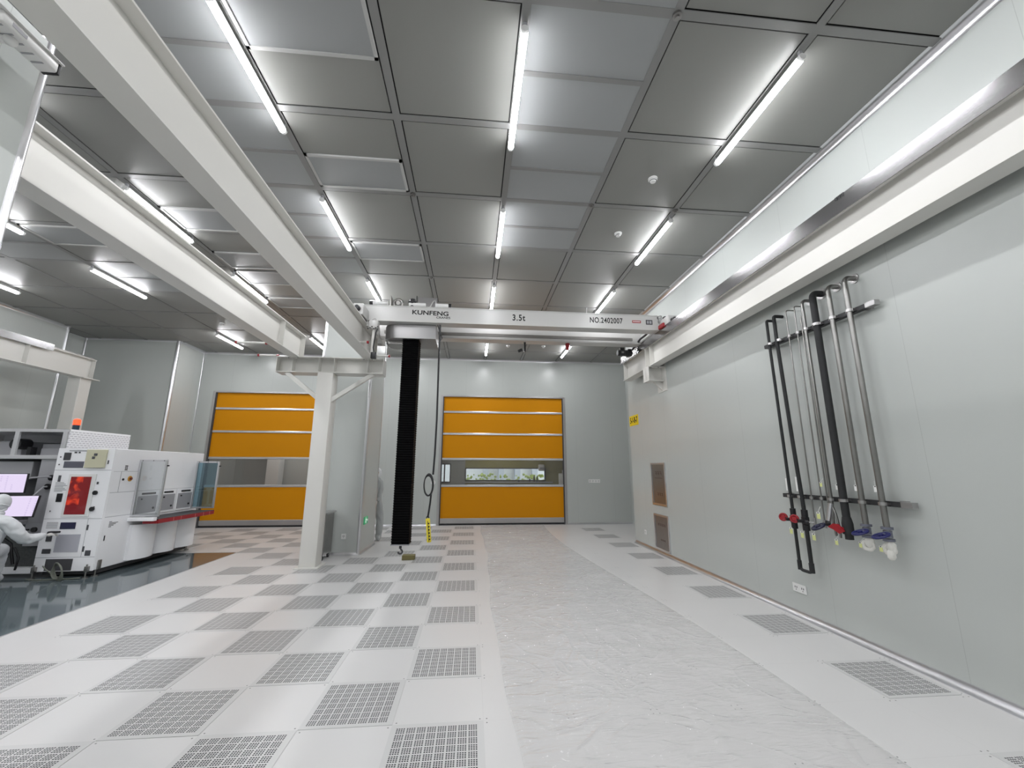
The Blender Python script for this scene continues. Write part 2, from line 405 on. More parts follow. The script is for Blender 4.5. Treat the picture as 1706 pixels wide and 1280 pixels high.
# metal trims
trims = []
def vtrim(x, y, z0, z1, r=.03):
    mb = MB(); mb.cyl((x, y, z0), (x, y, z1), r, 20); struct(mb.build('trim_%d' % (len(trims)+2), ALU, None, 40)); trims.append(1)
vtrim(NX-.04, NY-.02, 0, 4.12, .045)
vtrim(-8.24, 11.87, 0, ZC, .045); vtrim(-8.24, YF-.02, 0, ZC, .03)
vtrim(SX0+.02, SY0+.02, 0, ZC, .035); vtrim(SX1-.025, SY0+.025, 0, ZC, .035); vtrim(SX1-.02, SY1-.02, 0, ZC, .03)
vtrim(XL+.0, 10.88, 0, ZC, .035); vtrim(-10.58, 11.83, 0, ZC, .03)
vtrim(XR+.02, 9.77, 0, 3.6, .012)
# coved trims: at ceiling along the right wall, at floor along walls
def cove(name, along, pos, a, b, zc, sx, szn, r=.06, m=ALU):
    # concave quarter profile; sx: direction away from the wall, szn: +1 floor, -1 ceiling
    prof = [(pos, zc)] + [(pos+sx*r+sx*r*math.cos(t)*1., zc+szn*r-szn*0) if False else (pos+sx*(r-r*math.sin(t)), zc+szn*(r-r*math.cos(t))) for t in [math.pi/2*k/8 for k in range(9)]]
    mb = MB(); mb.prism(prof, 1 if along == 'y' else 0, a, b)
    return struct(mb.build(name, m, None, 50))
cove('trim_20', 'y', XR, YB, 9.68, ZC, -1, -1, .085)
cove('baseboard_right', 'y', XR, YB, 9.78, 0, -1, 1, .06)
for k, (a, b) in enumerate(((-8.22, D2[0]-.06), (D2[1]+.06, D1[0]-.06), (D1[1]+.06, 5.0))): cove('baseboard_far_%d' % (k+1), 'x', YF, a, b, 0, -1, 1, .05)
for k, (a, b) in enumerate(((-8.22, 5.0),)): cove('trim_21', 'x', YF, a, b, ZC, -1, -1, .05)
cove('baseboard_shaft_front', 'x', SY0, SX0, SX1, 0, -1, 1, .05)
cove('baseboard_shaft_side', 'y', SX1, SY0, SY1, 0, 1, 1, .05)
cove('baseboard_left', 'x', 11.85, -10.6, -8.22, 0, -1, 1, .05)
cove('baseboard_left_side', 'y', -8.22, 11.9, YF, 0, 1, 1, .05)
cove('trim_22', 'y', XL, YB, 10.9, ZC, 1, -1, .06); cove('trim_23', 'x', 11.85, -10.6, -8.22, ZC, -1, -1, .04); cove('trim_24', 'y', -8.22, 11.9, YF, ZC, 1, -1, .06)

# ------------------------------------------------------------------ high-speed roll doors
def roll_door(n, x0, x1):
    d = thing('door_%d' % n, None, None, ((x0+x1)/2, YF, 0)); struct(d)
    y = YF+.06
    mb = MB(); f = .05
    mb.box(x0-f, x0+.02, YF-.012, YF+.04, 0, DH+f, .004); mb.box(x1-.02, x1+f, YF-.012, YF+.04, 0, DH+f, .004); mb.box(x0+.02, x1-.02, YF-.012, YF+.04, DH, DH+f, .004)
    mb.build('door_frame', STEEL, d)
    mb = MB(); mb.box(x0+.02, x0+.05, YF, YF+.1, 0, DH); mb.box(x1-.05, x1-.02, YF, YF+.1, 0, DH); mb.build('guide_rail', MACHD, d)
    ribs = [3.42, 2.73, 1.955, 1.15]
    zs = [DH]+ribs+[.17]
    for k in range(5):
        z1, z0 = zs[k]-(.03 if k else 0), zs[k+1]+.03
        if k == 3:
            MB().box(x0+.05, x1-.05, y, y+.004, z0, z1).build('window_panel', VINYL, d)
        else:
            MB().box(x0+.05, x1-.05, y-.004, y+.004, z0, z1).build('curtain', ORANGE, d)
    for z in ribs:
        MB().box(x0+.04, x1-.04, y-.03, y+.03, z-.034, z+.034, .012).build('stiffener_bar', ALU, d)
    MB().box(x0+.04, x1-.04, y-.035, y+.035, .05, .20, .01).build('bottom_bar', STEEL, d)
    MB().box(x0+.04, x1-.04, y-.03, y+.03, .0, .05).build('rubber_seal', BLACK, d)
    return d
roll_door(1, *D2); roll_door(2, *D1)

# ------------------------------------------------------------------ tube lights
def make_tube():
    t = thing('tube_light', 'x', 'light', (0, 0, 0))
    # LED tube: bright diffuser below, dimmer flanks, opaque housing on top
    def sector(a0, a1, name, m_, r_=.030):
        mb = MB(); P = [(r_*math.sin(math.radians(a)), -.078-r_*math.cos(math.radians(a))) for a in [a0+(a1-a0)*i/6 for i in range(7)]]
        A = [mb.b.verts.new((p[0], -.60, p[1])) for p in P]; B = [mb.b.verts.new((p[0], .60, p[1])) for p in P]
        for i in range(6): mb.b.faces.new((A[i], A[i+1], B[i+1], B[i]))
        me = bpy.data.meshes.new(name); mb.b.to_mesh(me); mb.b.free(); me.materials.append(m_)
        o_ = bpy.data.objects.new(name, me); C.objects.link(o_); o_.parent = t
    sector(-62, 62, 'tube', EMIT); sector(62, 118, 'diffuser_flank', EMITS); sector(-118, -62, 'diffuser_flank', EMITS)
    MB().box(-.026, .026, -.60, .60, -.068, -.050, .004).build('housing', WHITE, t)
    for s_ in (-1, 1):
        MB().cyl((0, s_*.60, -.075), (0, s_*.632, -.075), .030, 14).build('end_cap', WHITE, t, 50)
    for s_ in (-1, 1): MB().box(-.014, .014, s_*.61-.012, s_*.61+.012, -.06, 0.).build('bracket', MACHG, t)
    return t
ORD = ['first', 'second', 'third', 'fourth', 'fifth', 'sixth', 'seventh', 'eighth', 'ninth', 'tenth', 'eleventh', 'twelfth', 'thirteenth', 'fourteenth', 'fifteenth', 'sixteenth']
lrows = [11.55, 7.93, 5.57, 3.22, .87, -1.5, -3.9]
lcols = [2.69, .34, -2.01, -4.36, -6.71, -9.06]
proto = make_tube(); first = True
for ci, x in enumerate(lcols):
    for ri, y in enumerate(lrows):
        if x < -9 and y > 11: continue
        if x == -2.01 and y > 11: y = 11.6
        t = proto if first else copy_tree(proto); first = False
        t.location = (x, y, ZC)
        t['label'] = 'white LED tube light on the ceiling, %s from far wall in %s line from right' % (ORD[ri], ORD[ci])
        t['group'] = 'tube lights on the ceiling'

# smoke detectors
for x, y, l in ((2.12, 4.24, 'white round smoke detector on the ceiling, the nearest and largest one'), (2.11, 5.44, 'white round smoke detector on ceiling, second nearest, left of the right-hand tube lights'),
                (.95, 11.35, 'small white smoke detector on the ceiling beyond the crane, just right of a tube light'), (1.97, 11.3, 'small white smoke detector on the far ceiling beyond crane, rightmost of the far ones'),
                (-6.17, 10.2, 'small white smoke detector on far left ceiling before the left orange door')):
    t = thing('smoke_detector', l, 'smoke detector', (x, y, ZC), 'smoke detectors')
    MB().cyl((x, y, ZC-.02), (x, y, ZC), .055, 24).build('base', WHITE, t, 40)
    MB().cyl((x, y, ZC-.05), (x, y, ZC-.02), .032, 24, .045).build('sensor_head', WHITE, t, 40)
    MB().torus((x, y, ZC-.036), (0, 0, 1), .040, .004).build('vent_ring', MACHD, t, 40)

# ------------------------------------------------------------------ perforated tiles
def tile_proto():
    o = MB().box(-.2985, .2985, -.2985, .2985, 0, .0035).build('perforated_tile', PERF); return o
TX, TY = .1112, 3.1744
pt = tile_proto(); used = False
def ordl(k): return ORD[k] if k < 16 else str(k+1)+'th'
for i in list(range(-12, 0))+[5]:
    js = [j for j in range(-2 if i == 5 else -3, 16) if (j % 2 == (abs(i) % 2 if i < 0 else 0))]
    n = 0
    for j in js:
        x, y = TX+.6*(i+.5), TY+.6*(j+.5)
        if y+.3 > YF-.04: continue
        if i < -8 and y < 9.6: continue
        if i == -8 and y < 9.3: continue
        if x < -4.6 and y-.3 < 9.27: continue
        if SX0-.3 < x < SX1+.3 and SY0-.3 < y < SY1+.3: continue
        if x-.3 < -7.9 : continue
        if y < 1.9: continue
        if abs(x) > 6.5 and False: continue
        if used: t = pt.copy(); C.objects.link(t)
        else: t = pt; used = True
        t.location = (x, y, 0)
        if i == 5: lab = 'grey perforated floor tile beside the right wall, %s nearest the camera' % ordl(n)
        elif i > -9: lab = 'grey perforated floor tile, %s nearest camera in %s column left of the plastic film' % (ordl(n), ordl(-i-1))
        else: lab = 'grey perforated floor tile before left orange door, %s nearest in %s column from film' % (ordl(n), ordl(-i-1))
        tag(t, lab, 'floor tile', 'perforated floor tiles', 'thing'); n += 1

# ------------------------------------------------------------------ plastic film on the floor
def film():
    b = bmesh.new(); nx, ny = 60, 330; X0, X1, Y0, Y1 = .30, 2.42, 1.2, 12.9
    ph = [random.uniform(0, 6.28) for _ in range(14)]
    dirs = [(random.uniform(-7, 7), random.uniform(3, 13)) for _ in range(14)]
    V = []
    for j in range(ny+1):
        r = []
        y = Y0+(Y1-Y0)*j/ny
        for i in range(nx+1):
            u = i/nx
            xe0 = X0+.03*math.sin(y*.9)+.012*math.sin(y*3.1); xe1 = X1+.22*math.sin(y*.42+.3)-.12
            x = xe0+(xe1-xe0)*u
            h = 0
            for k in range(14):
                s = math.sin(dirs[k][0]*x*.8+dirs[k][1]*y*.7+ph[k]+1.2*math.sin(x*1.7+y*.6+k))
                h += max(0, s)**6
            z = .006+.0035*h
            # long fold lines that run along the sheet
            for xf, am in ((1.35+.22*math.sin(y*.5), .012), (1.9+.1*math.sin(y*.7+1), .008), (xe1-.05, .007)):
                z += am*math.exp(-((x-xf)/.014)**2)
            e = min(u, 1-u)
            r.append(b.verts.new((x, y, z if e > 0 else .005)))
        V.append(r)
    for j in range(ny):
        for i in range(nx): b.faces.new((V[j][i], V[j][i+1], V[j+1][i+1], V[j+1][i]))
    me = bpy.data.meshes.new('plastic_film'); b.to_mesh(me); b.free(); me.materials.append(FILM)
    for p in me.polygons: p.use_smooth = True
    o = bpy.data.objects.new('plastic_film', me); C.objects.link(o)
    tag(o, 'long wrinkled clear plastic film runner lying on the floor up to the right orange door', 'plastic film')
film()

# ------------------------------------------------------------------ runway beams, column, bracket
ZB, ZT = 3.70, 4.17
def runway(label, xc, y0, y1, stiff, loc):
    t = thing('runway_beam', label, 'steel beam', (xc, y1, ZB))
    ibeam_y(MB(), xc, .2, ZB, ZT, y0, y1).build('beam', BEAM, t)
    mb = MB()
    for y in stiff:
        for s_ in (-1, 1): mb.box(xc+s_*.006, xc+s_*.096, y-.005, y+.005, ZB+.016, ZT-.016)
    mb.build('stiffener', BEAM, t)
    MB().box(xc-.03, xc+.03, y0, y1, ZT, ZT+.045, .004).build('rail', STEELD, t)
    return t
runway('white steel runway beam nearest the middle, running from upper left to the column', -2.0, YB+.1, 8.0, (7.75, 7.97), 0)
runway('white steel runway beam left of the middle one, ending on the left end of the crossbeam', -3.36, YB+.1, 8.0, (7.1, 7.97), 0)
tr = runway('white steel runway beam mounted along the right wall below a metal cover', 3.62, YB+.1, 9.25, (7.75, 7.97, 9.2), 0)
mb = MB(); mb.box(3.505, 3.515, YB+.1, 9.3, ZT-.06, ZT+.10); mb.box(3.505, 3.735, YB+.1, 9.3, ZT+.10, ZT+.11); mb.build('rail_cover', COVER, tr)
mb = MB()
for k in range(8): mb.box(3.5, 3.512, 3.20+.012*k+.004*(k % 3), 3.206+.012*k+.004*(k % 3), ZT+.075+.008*(k % 2), ZT+.114)
mb.build('cable_end', BLACK, tr)
td = runway('white steel runway beam at far left with stainless cover, above the machines', -9.06, YB+.1, 10.4, (8.9, 10.38), 0)
MB().box(-8.965, -8.95, YB+.1, 9.35, ZT-.07, ZT+.07).build('rail_cover', COVER, td)

col = thing('crane_column', 'white square steel column carrying a T-shaped crossbeam with diagonal braces', 'steel column', (-2.75, 7.88, 0))
MB().box(-2.89, -2.61, 7.73, 8.03, 0, 3.40, .012).build('post', BEAM, col, 30)
MB().box(-2.95, -2.55, 7.67, 8.09, 0.004, .02).build('base_plate', BEAM, col)
mb = ibeam_x(MB(), 7.88, .3, 3.40, ZB, -3.64, -1.72)
for x in (-3.36, -2.89, -2.61, -2.0): mb.box(x-.005, x+.005, 7.735, 8.025, 3.416, ZB-.016)
mb.box(-1.725, -1.715, 7.735, 8.025, 3.40, ZB); mb.box(-3.64, -3.63, 7.735, 8.025, 3.40, ZB)
mb.build('crossbeam', BEAM, col)
def brace(p, q, wd=.075):
    p, q = Vector(p), Vector(q); d = (q-p); L_ = d.length
    R = d.to_track_quat('Z', 'Y').to_matrix().to_4x4(); R.translation = (p+q)/2
    return MB().box(-wd/2, wd/2, -wd/2, wd/2, -L_/2, L_/2, .004, R).build('brace', BEAM, col)
brace((-3.46, 7.80, 3.40), (-2.87, 7.80, 2.93)); brace((-1.90, 7.80, 3.40), (-2.63, 7.80, 2.89))
mb = MB()
for x in (-3.44, -3.28, -2.08, -1.92):
    mb.cyl((x, 7.76, ZB-.03), (x, 7.76, ZB+.035), .011, 8)
mb.build('bolt', STEELD, col, 40)
for (a, b_, y, z, l) in ((-2.12, -1.85, 7.0, 3.79, 'short white rod with red ends under the middle runway beam, upper one'), (-1.88, -1.62, 7.70, 3.74, 'short white rod with red ends beside the right end of the crossbeam'),
                      (-3.95, -3.50, 7.0, 3.72, 'white rod with red ends under the left runway beam, longer upper one'), (-3.98, -3.67, 7.80, 3.72, 'white rod with red ends by left end of the crossbeam, lower one')):
    t = thing('clamp_rod', l, 'rod', ((a+b_)/2, y, z), 'rods with red ends on the beams')
    MB().cyl((a, y, z), (b_, y, z), .019, 12).build('rod', BEAM, t, 40)
    for x, s_ in ((a, -1), (b_, 1)): MB().cyl((x, y, z), (x+s_*.03, y, z), .025, 12).build('red_cap', RED, t, 40)

cd = thing('crane_column', 'white steel column at far left supporting the left runway beam end', 'steel column', (-9.1, 10.25, 0))
MB().box(-9.24, -8.97, 10.1, 10.38, 0, ZB, .01).build('post', BEAM, cd); MB().box(-9.3, -8.9, 10.04, 10.44, .004, .02).build('base_plate', BEAM, cd)
MB().box(-9.22, -8.88, 10.06, 10.48, ZB-.02, ZB-.001).build('top_plate', BEAM, cd)

br = thing('wall_bracket', 'white steel wall bracket under the right runway beam near the far end', 'bracket', (3.7, 7.88, 3.4))
ibeam_x(MB(), 7.88, .27, 3.40, ZB-.001, 3.48, XR-.01).box(3.48, 3.49, 7.745, 8.015, 3.416, ZB-.017).build('bracket_beam', BEAM, br)
MB().prism([(3.62, 3.40), (XR-.012, 3.40), (XR-.012, 3.22)], 1, 7.85, 7.91).build('gusset', BEAM, br)
MB().box(XR-.012, XR-.001, 7.68, 8.08, 3.2, ZB+.05).build('wall_plate', BEAM, br)
mb = MB()
for x in (3.545, 3.70): mb.cyl((x, 7.77, ZB-.03), (x, 7.77, ZB+.04), .012, 8)
mb.build('bolt', STEELD, br, 40)

# ------------------------------------------------------------------ the crane
cr = thing('overhead_crane', 'white double-girder overhead travelling crane marked 3.5t spanning the room', 'crane', (.8, 7.7, 4.26))
G1, G2 = (7.20, 7.44), (8.10, 8.34)
def girder(y0, y1):
    mb = MB(); mb.box(-2.06, 3.52, y0+.012, y1-.012, 4.275, 4.545); mb.box(-2.06, 3.52, y0, y1, 4.545, 4.56); mb.box(-2.06, 3.52, y0, y1, 4.26, 4.275)
    return mb.build('girder', CRANE, cr)
g1 = girder(*G1); g2 = girder(*G2)
yf = G1[0]+.0105
text('maker_name', 'KUNFENG', .115, (-.82, yf, 4.44), (1, 0, -.02), (0, 0, 1), INK, g1, sx=1.25, off=.0030)
text('maker_subtitle', 'CRANES', .055, (-.585, yf, 4.36), (1, 0, 0), (0, 0, 1), INK, g1, sx=1.25, off=.001)
text('load_rating', '3.5t', .165, (.80, yf, 4.41), (1, 0, 0), (0, 0, 1), INK, g1, sx=.82, off=.004, sp=1.15)
text('serial_number', 'NO.2402007', .150, (2.47, yf, 4.42), (1, 0, 0), (0, 0, 1), INK, g1, sx=.74, off=.003, sp=1.1)
MB().box(2.98, 3.15, yf-.003, yf, 4.395, 4.445).build('red_plate', RED, g1)
mb = MB()
for k in range(6): mb.box(2.995+.024*k, 3.012+.024*k, yf-.005, yf-.003, 4.412, 4.430)
mb.build('red_plate_print', PAPER, g1)
MB().box(3.25, 3.38, yf-.004, yf, 4.37, 4.465).build('data_plate', MACHD, g1)
MB().box(3.27, 3.305, yf-.006, yf-.004, 4.39, 4.445).box(3.32, 3.36, yf-.006, yf-.004, 4.39, 4.445).build('data_plate_print', MACHG, g1)
# trolley rails on the girders' inner faces, and the cable track tray
mb = MB()
for y in (7.50, 8.04): mb.box(-1.8, 3.3, y-.02, y+.02, 4.30, 4.36)
mb.build('trolley_rail', STEELD, cr)
MB().box(-.60, 1.35, 7.455, 7.475, 4.28, 4.32).build('cable_track', mat('copper_brown', (.25, .13, .09), .5), cr)
mb = MB(); mb.box(1.35, 2.25, 7.452, 7.49, 4.275, 4.32, .004); mb.cyl((-.62, 7.46, 4.30), (-.45, 7.46, 4.30), .02); mb.build('track_cover', CRANE, cr)
# end carriages
def carriage(xc, s_):
    e = MB().box(xc-.085, xc+.085, 6.85, 8.75, 4.24, 4.44, .01).build('end_carriage', CRANE, cr)
    for y in (7.0, 8.6): MB().cyl((xc-.04, y, 4.285), (xc+.04, y, 4.285), .07, 24).build('wheel', STEELD, e, 40)
    for y, d in ((6.85, -1), (8.75, 1)): MB().cyl((xc, y, 4.34), (xc, y+d*.09, 4.34), .045, 16, .035).build('buffer', BLACK, e, 40)
    return e
eL = carriage(-2.0, -1); eR = carriage(3.60, 1)
mb = MB(); mb.prism([(-2.13, 4.44), (-1.98, 4.44), (-2.02, 4.56), (-2.10, 4.56)], 1, 7.2, 7.44); mb.build('end_gusset', CRANE, cr)
MB().box(-2.075, -2.06, 7.0, 7.25, 4.36, 4.48).build('warning_plate', PAPER, cr)
MB().torus((-2.068, 7.1, 4.42), (1, 0, 0), .035, .008).build('warning_mark', mat('magenta', (.5, .01, .2), .4), cr)
# right-hand drive motors, coil, cable
def motor(x0, y, z, d=-1):
    m_ = MB().cyl((x0, y, z), (x0+d*.20, y, z), .065, 20).build('drive_motor', BLACK, cr, 40)
    mb = MB()
    for k in range(7): mb.cyl((x0+d*(.03+.02*k), y, z), (x0+d*(.036+.02*k), y, z), .074, 20)
    mb.build('cooling_fins', MACHD, m_, 40)
    MB().box(x0+d*.06, x0+d*.15, y-.05, y+.05, z+.06, z+.115, .008).build('terminal_box', BLACK, m_)
    MB().cyl((x0, y, z), (x0-d*.12, y, z), .08, 20, .055).box(x0-d*.02, x0-d*.10, y-.07, y+.07, z-.08, z+.08, .01).build('gearbox', BLACK, m_, 40)
    MB().box(x0+d*.07, x0+d*.13, y-.068, y-.064, z-.02, z+.02).build('name_plate', STEEL, m_)
    return m_
motor(3.32, 8.46, 4.16); motor(-1.60, 7.95, 4.10, 1)
MB().tube([(3.50, 7.2, 4.52), (3.50, 7.3, 4.46), (3.47, 7.45, 4.38), (3.46, 7.7, 4.34), (3.46, 8.0, 4.34), (3.47, 8.3, 4.28), (3.44, 8.45, 4.22)], .022, 10).build('drive_cable', BLACK, cr, 60)
mb = MB()
for k in range(5): mb.torus((3.52+.0*k, 7.18, 4.42+.028*k), (0, 0, 1), .035, .008, 16, 6)
mb.build('cable_coil', STEEL, cr, 60)
MB().box(3.58, 3.66, 7.12, 7.2, 4.46, 4.52, .004).build('limit_switch', MACHD, cr)
MB().box(3.47, 3.51, 6.98, 7.18, 4.26, 4.34, .01).build('red_guard', RED, cr)
# trolley on top: hoist tubes, reel, motor
trl = MB().box(-1.75, -.75, 7.46, 8.08, 4.56, 4.60).build('trolley_frame', CRANE, cr)
for x0_, x1_, z_, q_ in ((-1.86, -1.60, 4.615, .040), (-1.22, -.92, 4.61, .038), (-.74, -.50, 4.605, .045)): MB().cyl((x0_, 7.26, z_), (x1_, 7.26, z_), q_, 18).build('hoist_tube', WHITE, trl, 40)
for x0_, x1_, z_, q_ in ((-1.92, -1.86, 4.615, .042), (-.50, -.45, 4.605, .047)): MB().cyl((x0_, 7.26, z_), (x1_, 7.26, z_), q_, 18).build('tube_end', BLACK, trl, 40)
MB().tube([(-.84, 7.26, 4.57), (-.78, 7.26, 4.70), (-.74, 7.26, 4.70), (-.72, 7.26, 4.60)], .010, 8).build('lifting_eye', CRANE, trl, 60)
mb = MB(); mb.torus((-1.42, 7.30, 4.64), (0, 1, 0), .075, .025, 24, 8); mb.cyl((-1.42, 7.26, 4.64), (-1.42, 7.34, 4.64), .04); mb.box(-1.56, -1.54, 7.24, 7.38, 4.56, 4.76); mb.build('cable_reel', STEELD, trl, 50)
mb = MB(); mb.cyl((-1.16, 7.28, 4.56), (-1.16, 7.28, 4.72), .055, 8); mb.box(-1.23, -1.09, 7.24, 7.32, 4.64, 4.67); mb.build('hoist_motor', BLACK, trl, 40)
MB().box(-1.08, -.72, 7.40, 7.41, 4.56, 4.82).build('back_plate', STEEL, trl)
MB().cyl((-1.09, 7.3, 4.56), (-1.09, 7.3, 4.80), .008, 8).build('antenna', BLACK, trl)
mb = MB(); mb.cyl((2.12, 7.3, 4.56), (2.12, 7.3, 4.70), .007, 8); mb.cyl((2.37, 7.3, 4.56), (2.37, 7.3, 4.70), .007, 8); mb.cyl((2.12, 7.3, 4.56), (2.12, 7.3, 4.58), .03, 12); mb.cyl((2.37, 7.3, 4.56), (2.37, 7.3, 4.58), .03, 12); mb.build('signal_rod', STEELD, cr)
# stainless housing hanging under the trolley
hs = MB()
prof = [(-1.66, 4.25), (-.72, 4.25)] ; hs.prism([(-1.66, 7.52), (-1.62, 7.42), (-1.54, 7.36), (-1.42, 7.33), (-.72, 7.33), (-.72, 8.0), (-1.66, 8.0)], 2, 3.99, 4.25)
hs = hs.build('hoist_housing', mat('satin_stainless', (.34, .335, .335), .45, metal=1.), cr, 40)
MB().box(-1.60, -1.32, 7.5, 7.9, 3.93, 3.99).build('housing_bracket', STEELD, hs)
# black bellows mast with hook
BX, BY, BW = -1.175, 7.55, .15
n = 86; ztop, zbot = 3.99, .42
b = bmesh.new(); rings = []
for k in range(n*2+1):
    z = ztop+(zbot-ztop)*k/(n*2); e = BW if k % 2 == 0 else BW-.012
    rings.append([b.verts.new((BX+sx*e, BY+sy*e, z)) for sx, sy in ((-1, -1), (1, -1), (1, 1), (-1, 1))])
for k in range(n*2):
    for i in range(4): b.faces.new((rings[k][i], rings[k][(i+1) % 4], rings[k+1][(i+1) % 4], rings[k+1][i]))
b.faces.new(rings[0]); b.faces.new(rings[-1])
mm = MB(); mm.b.free(); mm.b = b
bel = mm.build('bellows_mast', BELL, cr)
MB().box(BX-.155, BX+.155, BY-.155, BY+.155, .40, .42, .003).build('bottom_plate', MACHG, bel)
MB().cyl((BX-.01, BY, .40), (BX-.01, BY, .33), .022, 14).tube([(BX-.01+.035*math.sin(a), BY, .28-.035*math.cos(a)*-1.) for a in [math.radians(d) for d in range(0, 271, 30)]], .014, 8).build('hook', MACHD, bel, 50)
# under-girder bits
MB().box(1.02, 1.06, 8.2, 8.24, 4.05, 4.26).cyl((.98, 8.22, 4.10), (.90, 8.22, 4.06), .03, 14).build('laser_sensor', BLACK, cr, 40)
MB().cyl((1.95, 8.22, 4.26), (1.95, 8.22, 4.21), .045, 16).build('beacon_base', RED, cr, 40)
MB().cyl((1.95, 8.22, 4.21), (1.95, 8.22, 4.12), .04, 16, .034).build('warning_beacon', RED, cr, 40)
# guide head at left of housing (white end with hanging conduit)
mb = MB(); mb.box(-1.86, -1.70, 7.05, 7.2, 4.06, 4.22, .02); mb.cyl((-1.78, 7.12, 4.20), (-1.78, 7.12, 4.27), .07, 14, .02); mb.cyl((-1.90, 7.12, 4.20), (-1.90, 7.12, 4.12), .03, 12)
mb.build('collector_head', CRANE, cr, 40)
MB().box(-1.80, -1.76, 7.10, 7.14, 3.60, 4.06).build('collector_arm', BEAM, cr)
mb = MB()
for k in range(6): mb.ball((-1.86+.032*k, 7.04, 4.07+.02*((k*7) % 3-1)), .012, n=8)
mb.build('terminal_studs', BLACK, cr, 60)
MB().tube([(-1.70, 7.05, 4.06), (-1.72, 7.03, 3.98), (-1.74, 7.05, 3.85), (-1.755, 7.07, 3.72), (-1.74, 7.08, 3.62)], .011, 8).box(-1.785, -1.70, 7.04, 7.12, 3.52, 3.63, .006).build('collector_cable', BLACK, cr, 60)

# pendant control
pd = thing('pendant_control', 'yellow push-button pendant control hanging from the crane on a looped black cable', 'control', (-.70, 7.25, .45))
pts = [(-.64, 7.27, 4.24), (-.64, 7.27, 3.5), (-.635, 7.27, 2.5), (-.645, 7.27, 1.9), (-.66, 7.27, 1.56)]
MB().tube(pts, .016, 10).tube([(p[0]-.045, p[1], p[2]) for p in pts[:1]]+[(-.60, 7.30, 4.0), (-.655, 7.27, 3.9)], .010, 8).build('cable', BLACK, pd, 60)
mb = MB()
for k in range(3):
    mb.torus((-.735+.006*k, 7.27+.012*k-.012, 1.38+.006*k), (.75, 1, .02), .165+.006*k, .014, 36, 8)
mb.b.verts.ensure_lookup_table()
for v in mb.b.verts: v.co.x = -.735+(v.co.x+.735)*.62
mb.build('cable_loop', BLACK, pd, 60)
MB().tube([(-.68, 7.27, 1.25), (-.69, 7.27, 1.10), (-.705, 7.27, .97), (-.72, 7.27, .86)], .015, 10).build('lower_cable', BLACK, pd, 60)
R = Matrix.Translation((-.70, 7.27, .66)) @ Matrix.Rotation(math.radians(-6), 4, 'Y')
MB().box(-.035, .035, -.03, .03, -.19, .19, .014, R).build('pendant_body', YEL, pd, 50)
mb = MB()
for k in range(6):
    c = R @ Vector((.014, -.03, .11-.05*k)); c2 = R @ Vector((.014, -.042, .11-.05*k)); mb.cyl(c, c2, .012, 12)
mb.box(-.004, .004, -.034, -.029, -.18, .15, 0, R); mb.build('button', BLACK, pd, 40)
MB().torus(R @ Vector((0, 0, .2)), (0, 1, 0), .022, .006, 16, 6).build('hanger_ring', BLACK, pd, 50)

bx = MB().box(-1.26, -1.03, 8.25, 8.40, 0, .085, .006).build('small_box', OLIVE); tag(bx, 'small olive green box lying on the floor below the crane hook', 'box')

# ------------------------------------------------------------------ right wall: pipes
PX = 3.70
def rail(z, label):
    t = thing('pipe_support_rail', label, 'rail', (PX+.06, 4.05, z))
    x0, x1 = PX+.035, XR-.03
    mb = MB(); mb.box(x0, x0+.004, 3.40, 4.80, z-.02, z+.02); mb.box(x0, x1, 3.40, 4.80, z-.022, z-.018); mb.box(x0, x1, 3.40, 4.80, z+.018, z+.022)
    mb.build('channel', mat('dark_channel', (.03, .03, .032), .45), t)
    mb = MB()
    for y in (3.42, 4.75): mb.box(x1-.005, XR-.001, y-.03, y+.03, z-.03, z+.03)
    mb.build('wall_foot', STEEL, t)
    MB().box(x0-.004, x1, 3.30, 3.40, z-.025, z+.025, .003).build('end_cover', STEEL, t)
rail(3.21, 'upper dark steel support rail holding the pipes on the right wall'); rail(1.36, 'lower dark steel support rail holding the pipes on the right wall')
def pipe_path(y, zt, zb, r, bend=None):
    br_ = bend or max(.04, r*1.5)
    pts = [(XR-.002, y, zt)]
    pts += [(PX+br_*(1-math.sin(a)), y, zt-br_*(1-math.cos(a))) for a in [math.pi/2*k/6 for k in range(7)]]
    pts += [(PX, y, zt-.3), (PX, y, zb)]
    return pts
def clamps(t, y, r):
    for z in (3.21, 1.36):
        mb = MB(); mb.cyl((PX, y, z-.014), (PX, y, z+.014), r+.008, 18); mb.box(PX-.004, PX+.038, y-r-.018, y+r+.018, z-.012, z+.012); mb.build('clamp', STEEL, t, 40)
def wheel(t, c, axis, R_, m, r=.009, spokes=4, name='handwheel'):
    mb = MB(); mb.torus(c, axis, R_, r, 28, 8); c = Vector(c); ax = Vector(axis).normalized(); u = ax.orthogonal().normalized(); v = ax.cross(u)
    for k in range(spokes):
        a = 2*math.pi*k/spokes; mb.cyl(c, c+(u*math.cos(a)+v*math.sin(a))*R_, r*.7, 8)
    mb.cyl(c-ax*.012, c+ax*.012, r*2.0, 14)
    return mb.build(name, m, t, 50)
def tagcard(t, y, z, m=TAG, s=.05, x=None):
    x = PX-.035 if x is None else x
    mb = MB(); mb.box(x-.001, x+.001, y-s*.42, y+s*.42, z-s, z+s*.4); c = mb.build('tag_card', m, t)
    MB().box(x-.0018, x-.001, y-s*.42, y+s*.42, z+s*.02, z+s*.4).build('tag_header', PAPER, c)
    MB().cyl((x, y, z+s*.4), (PX, y, z+s*1.5), .0016, 6).build('tag_string', PAPER, t)
    MB().box(x-.0026, x-.0018, y-.006, y+.006, z+s*.1, z+s*.32).build('tag_print', INK, c)

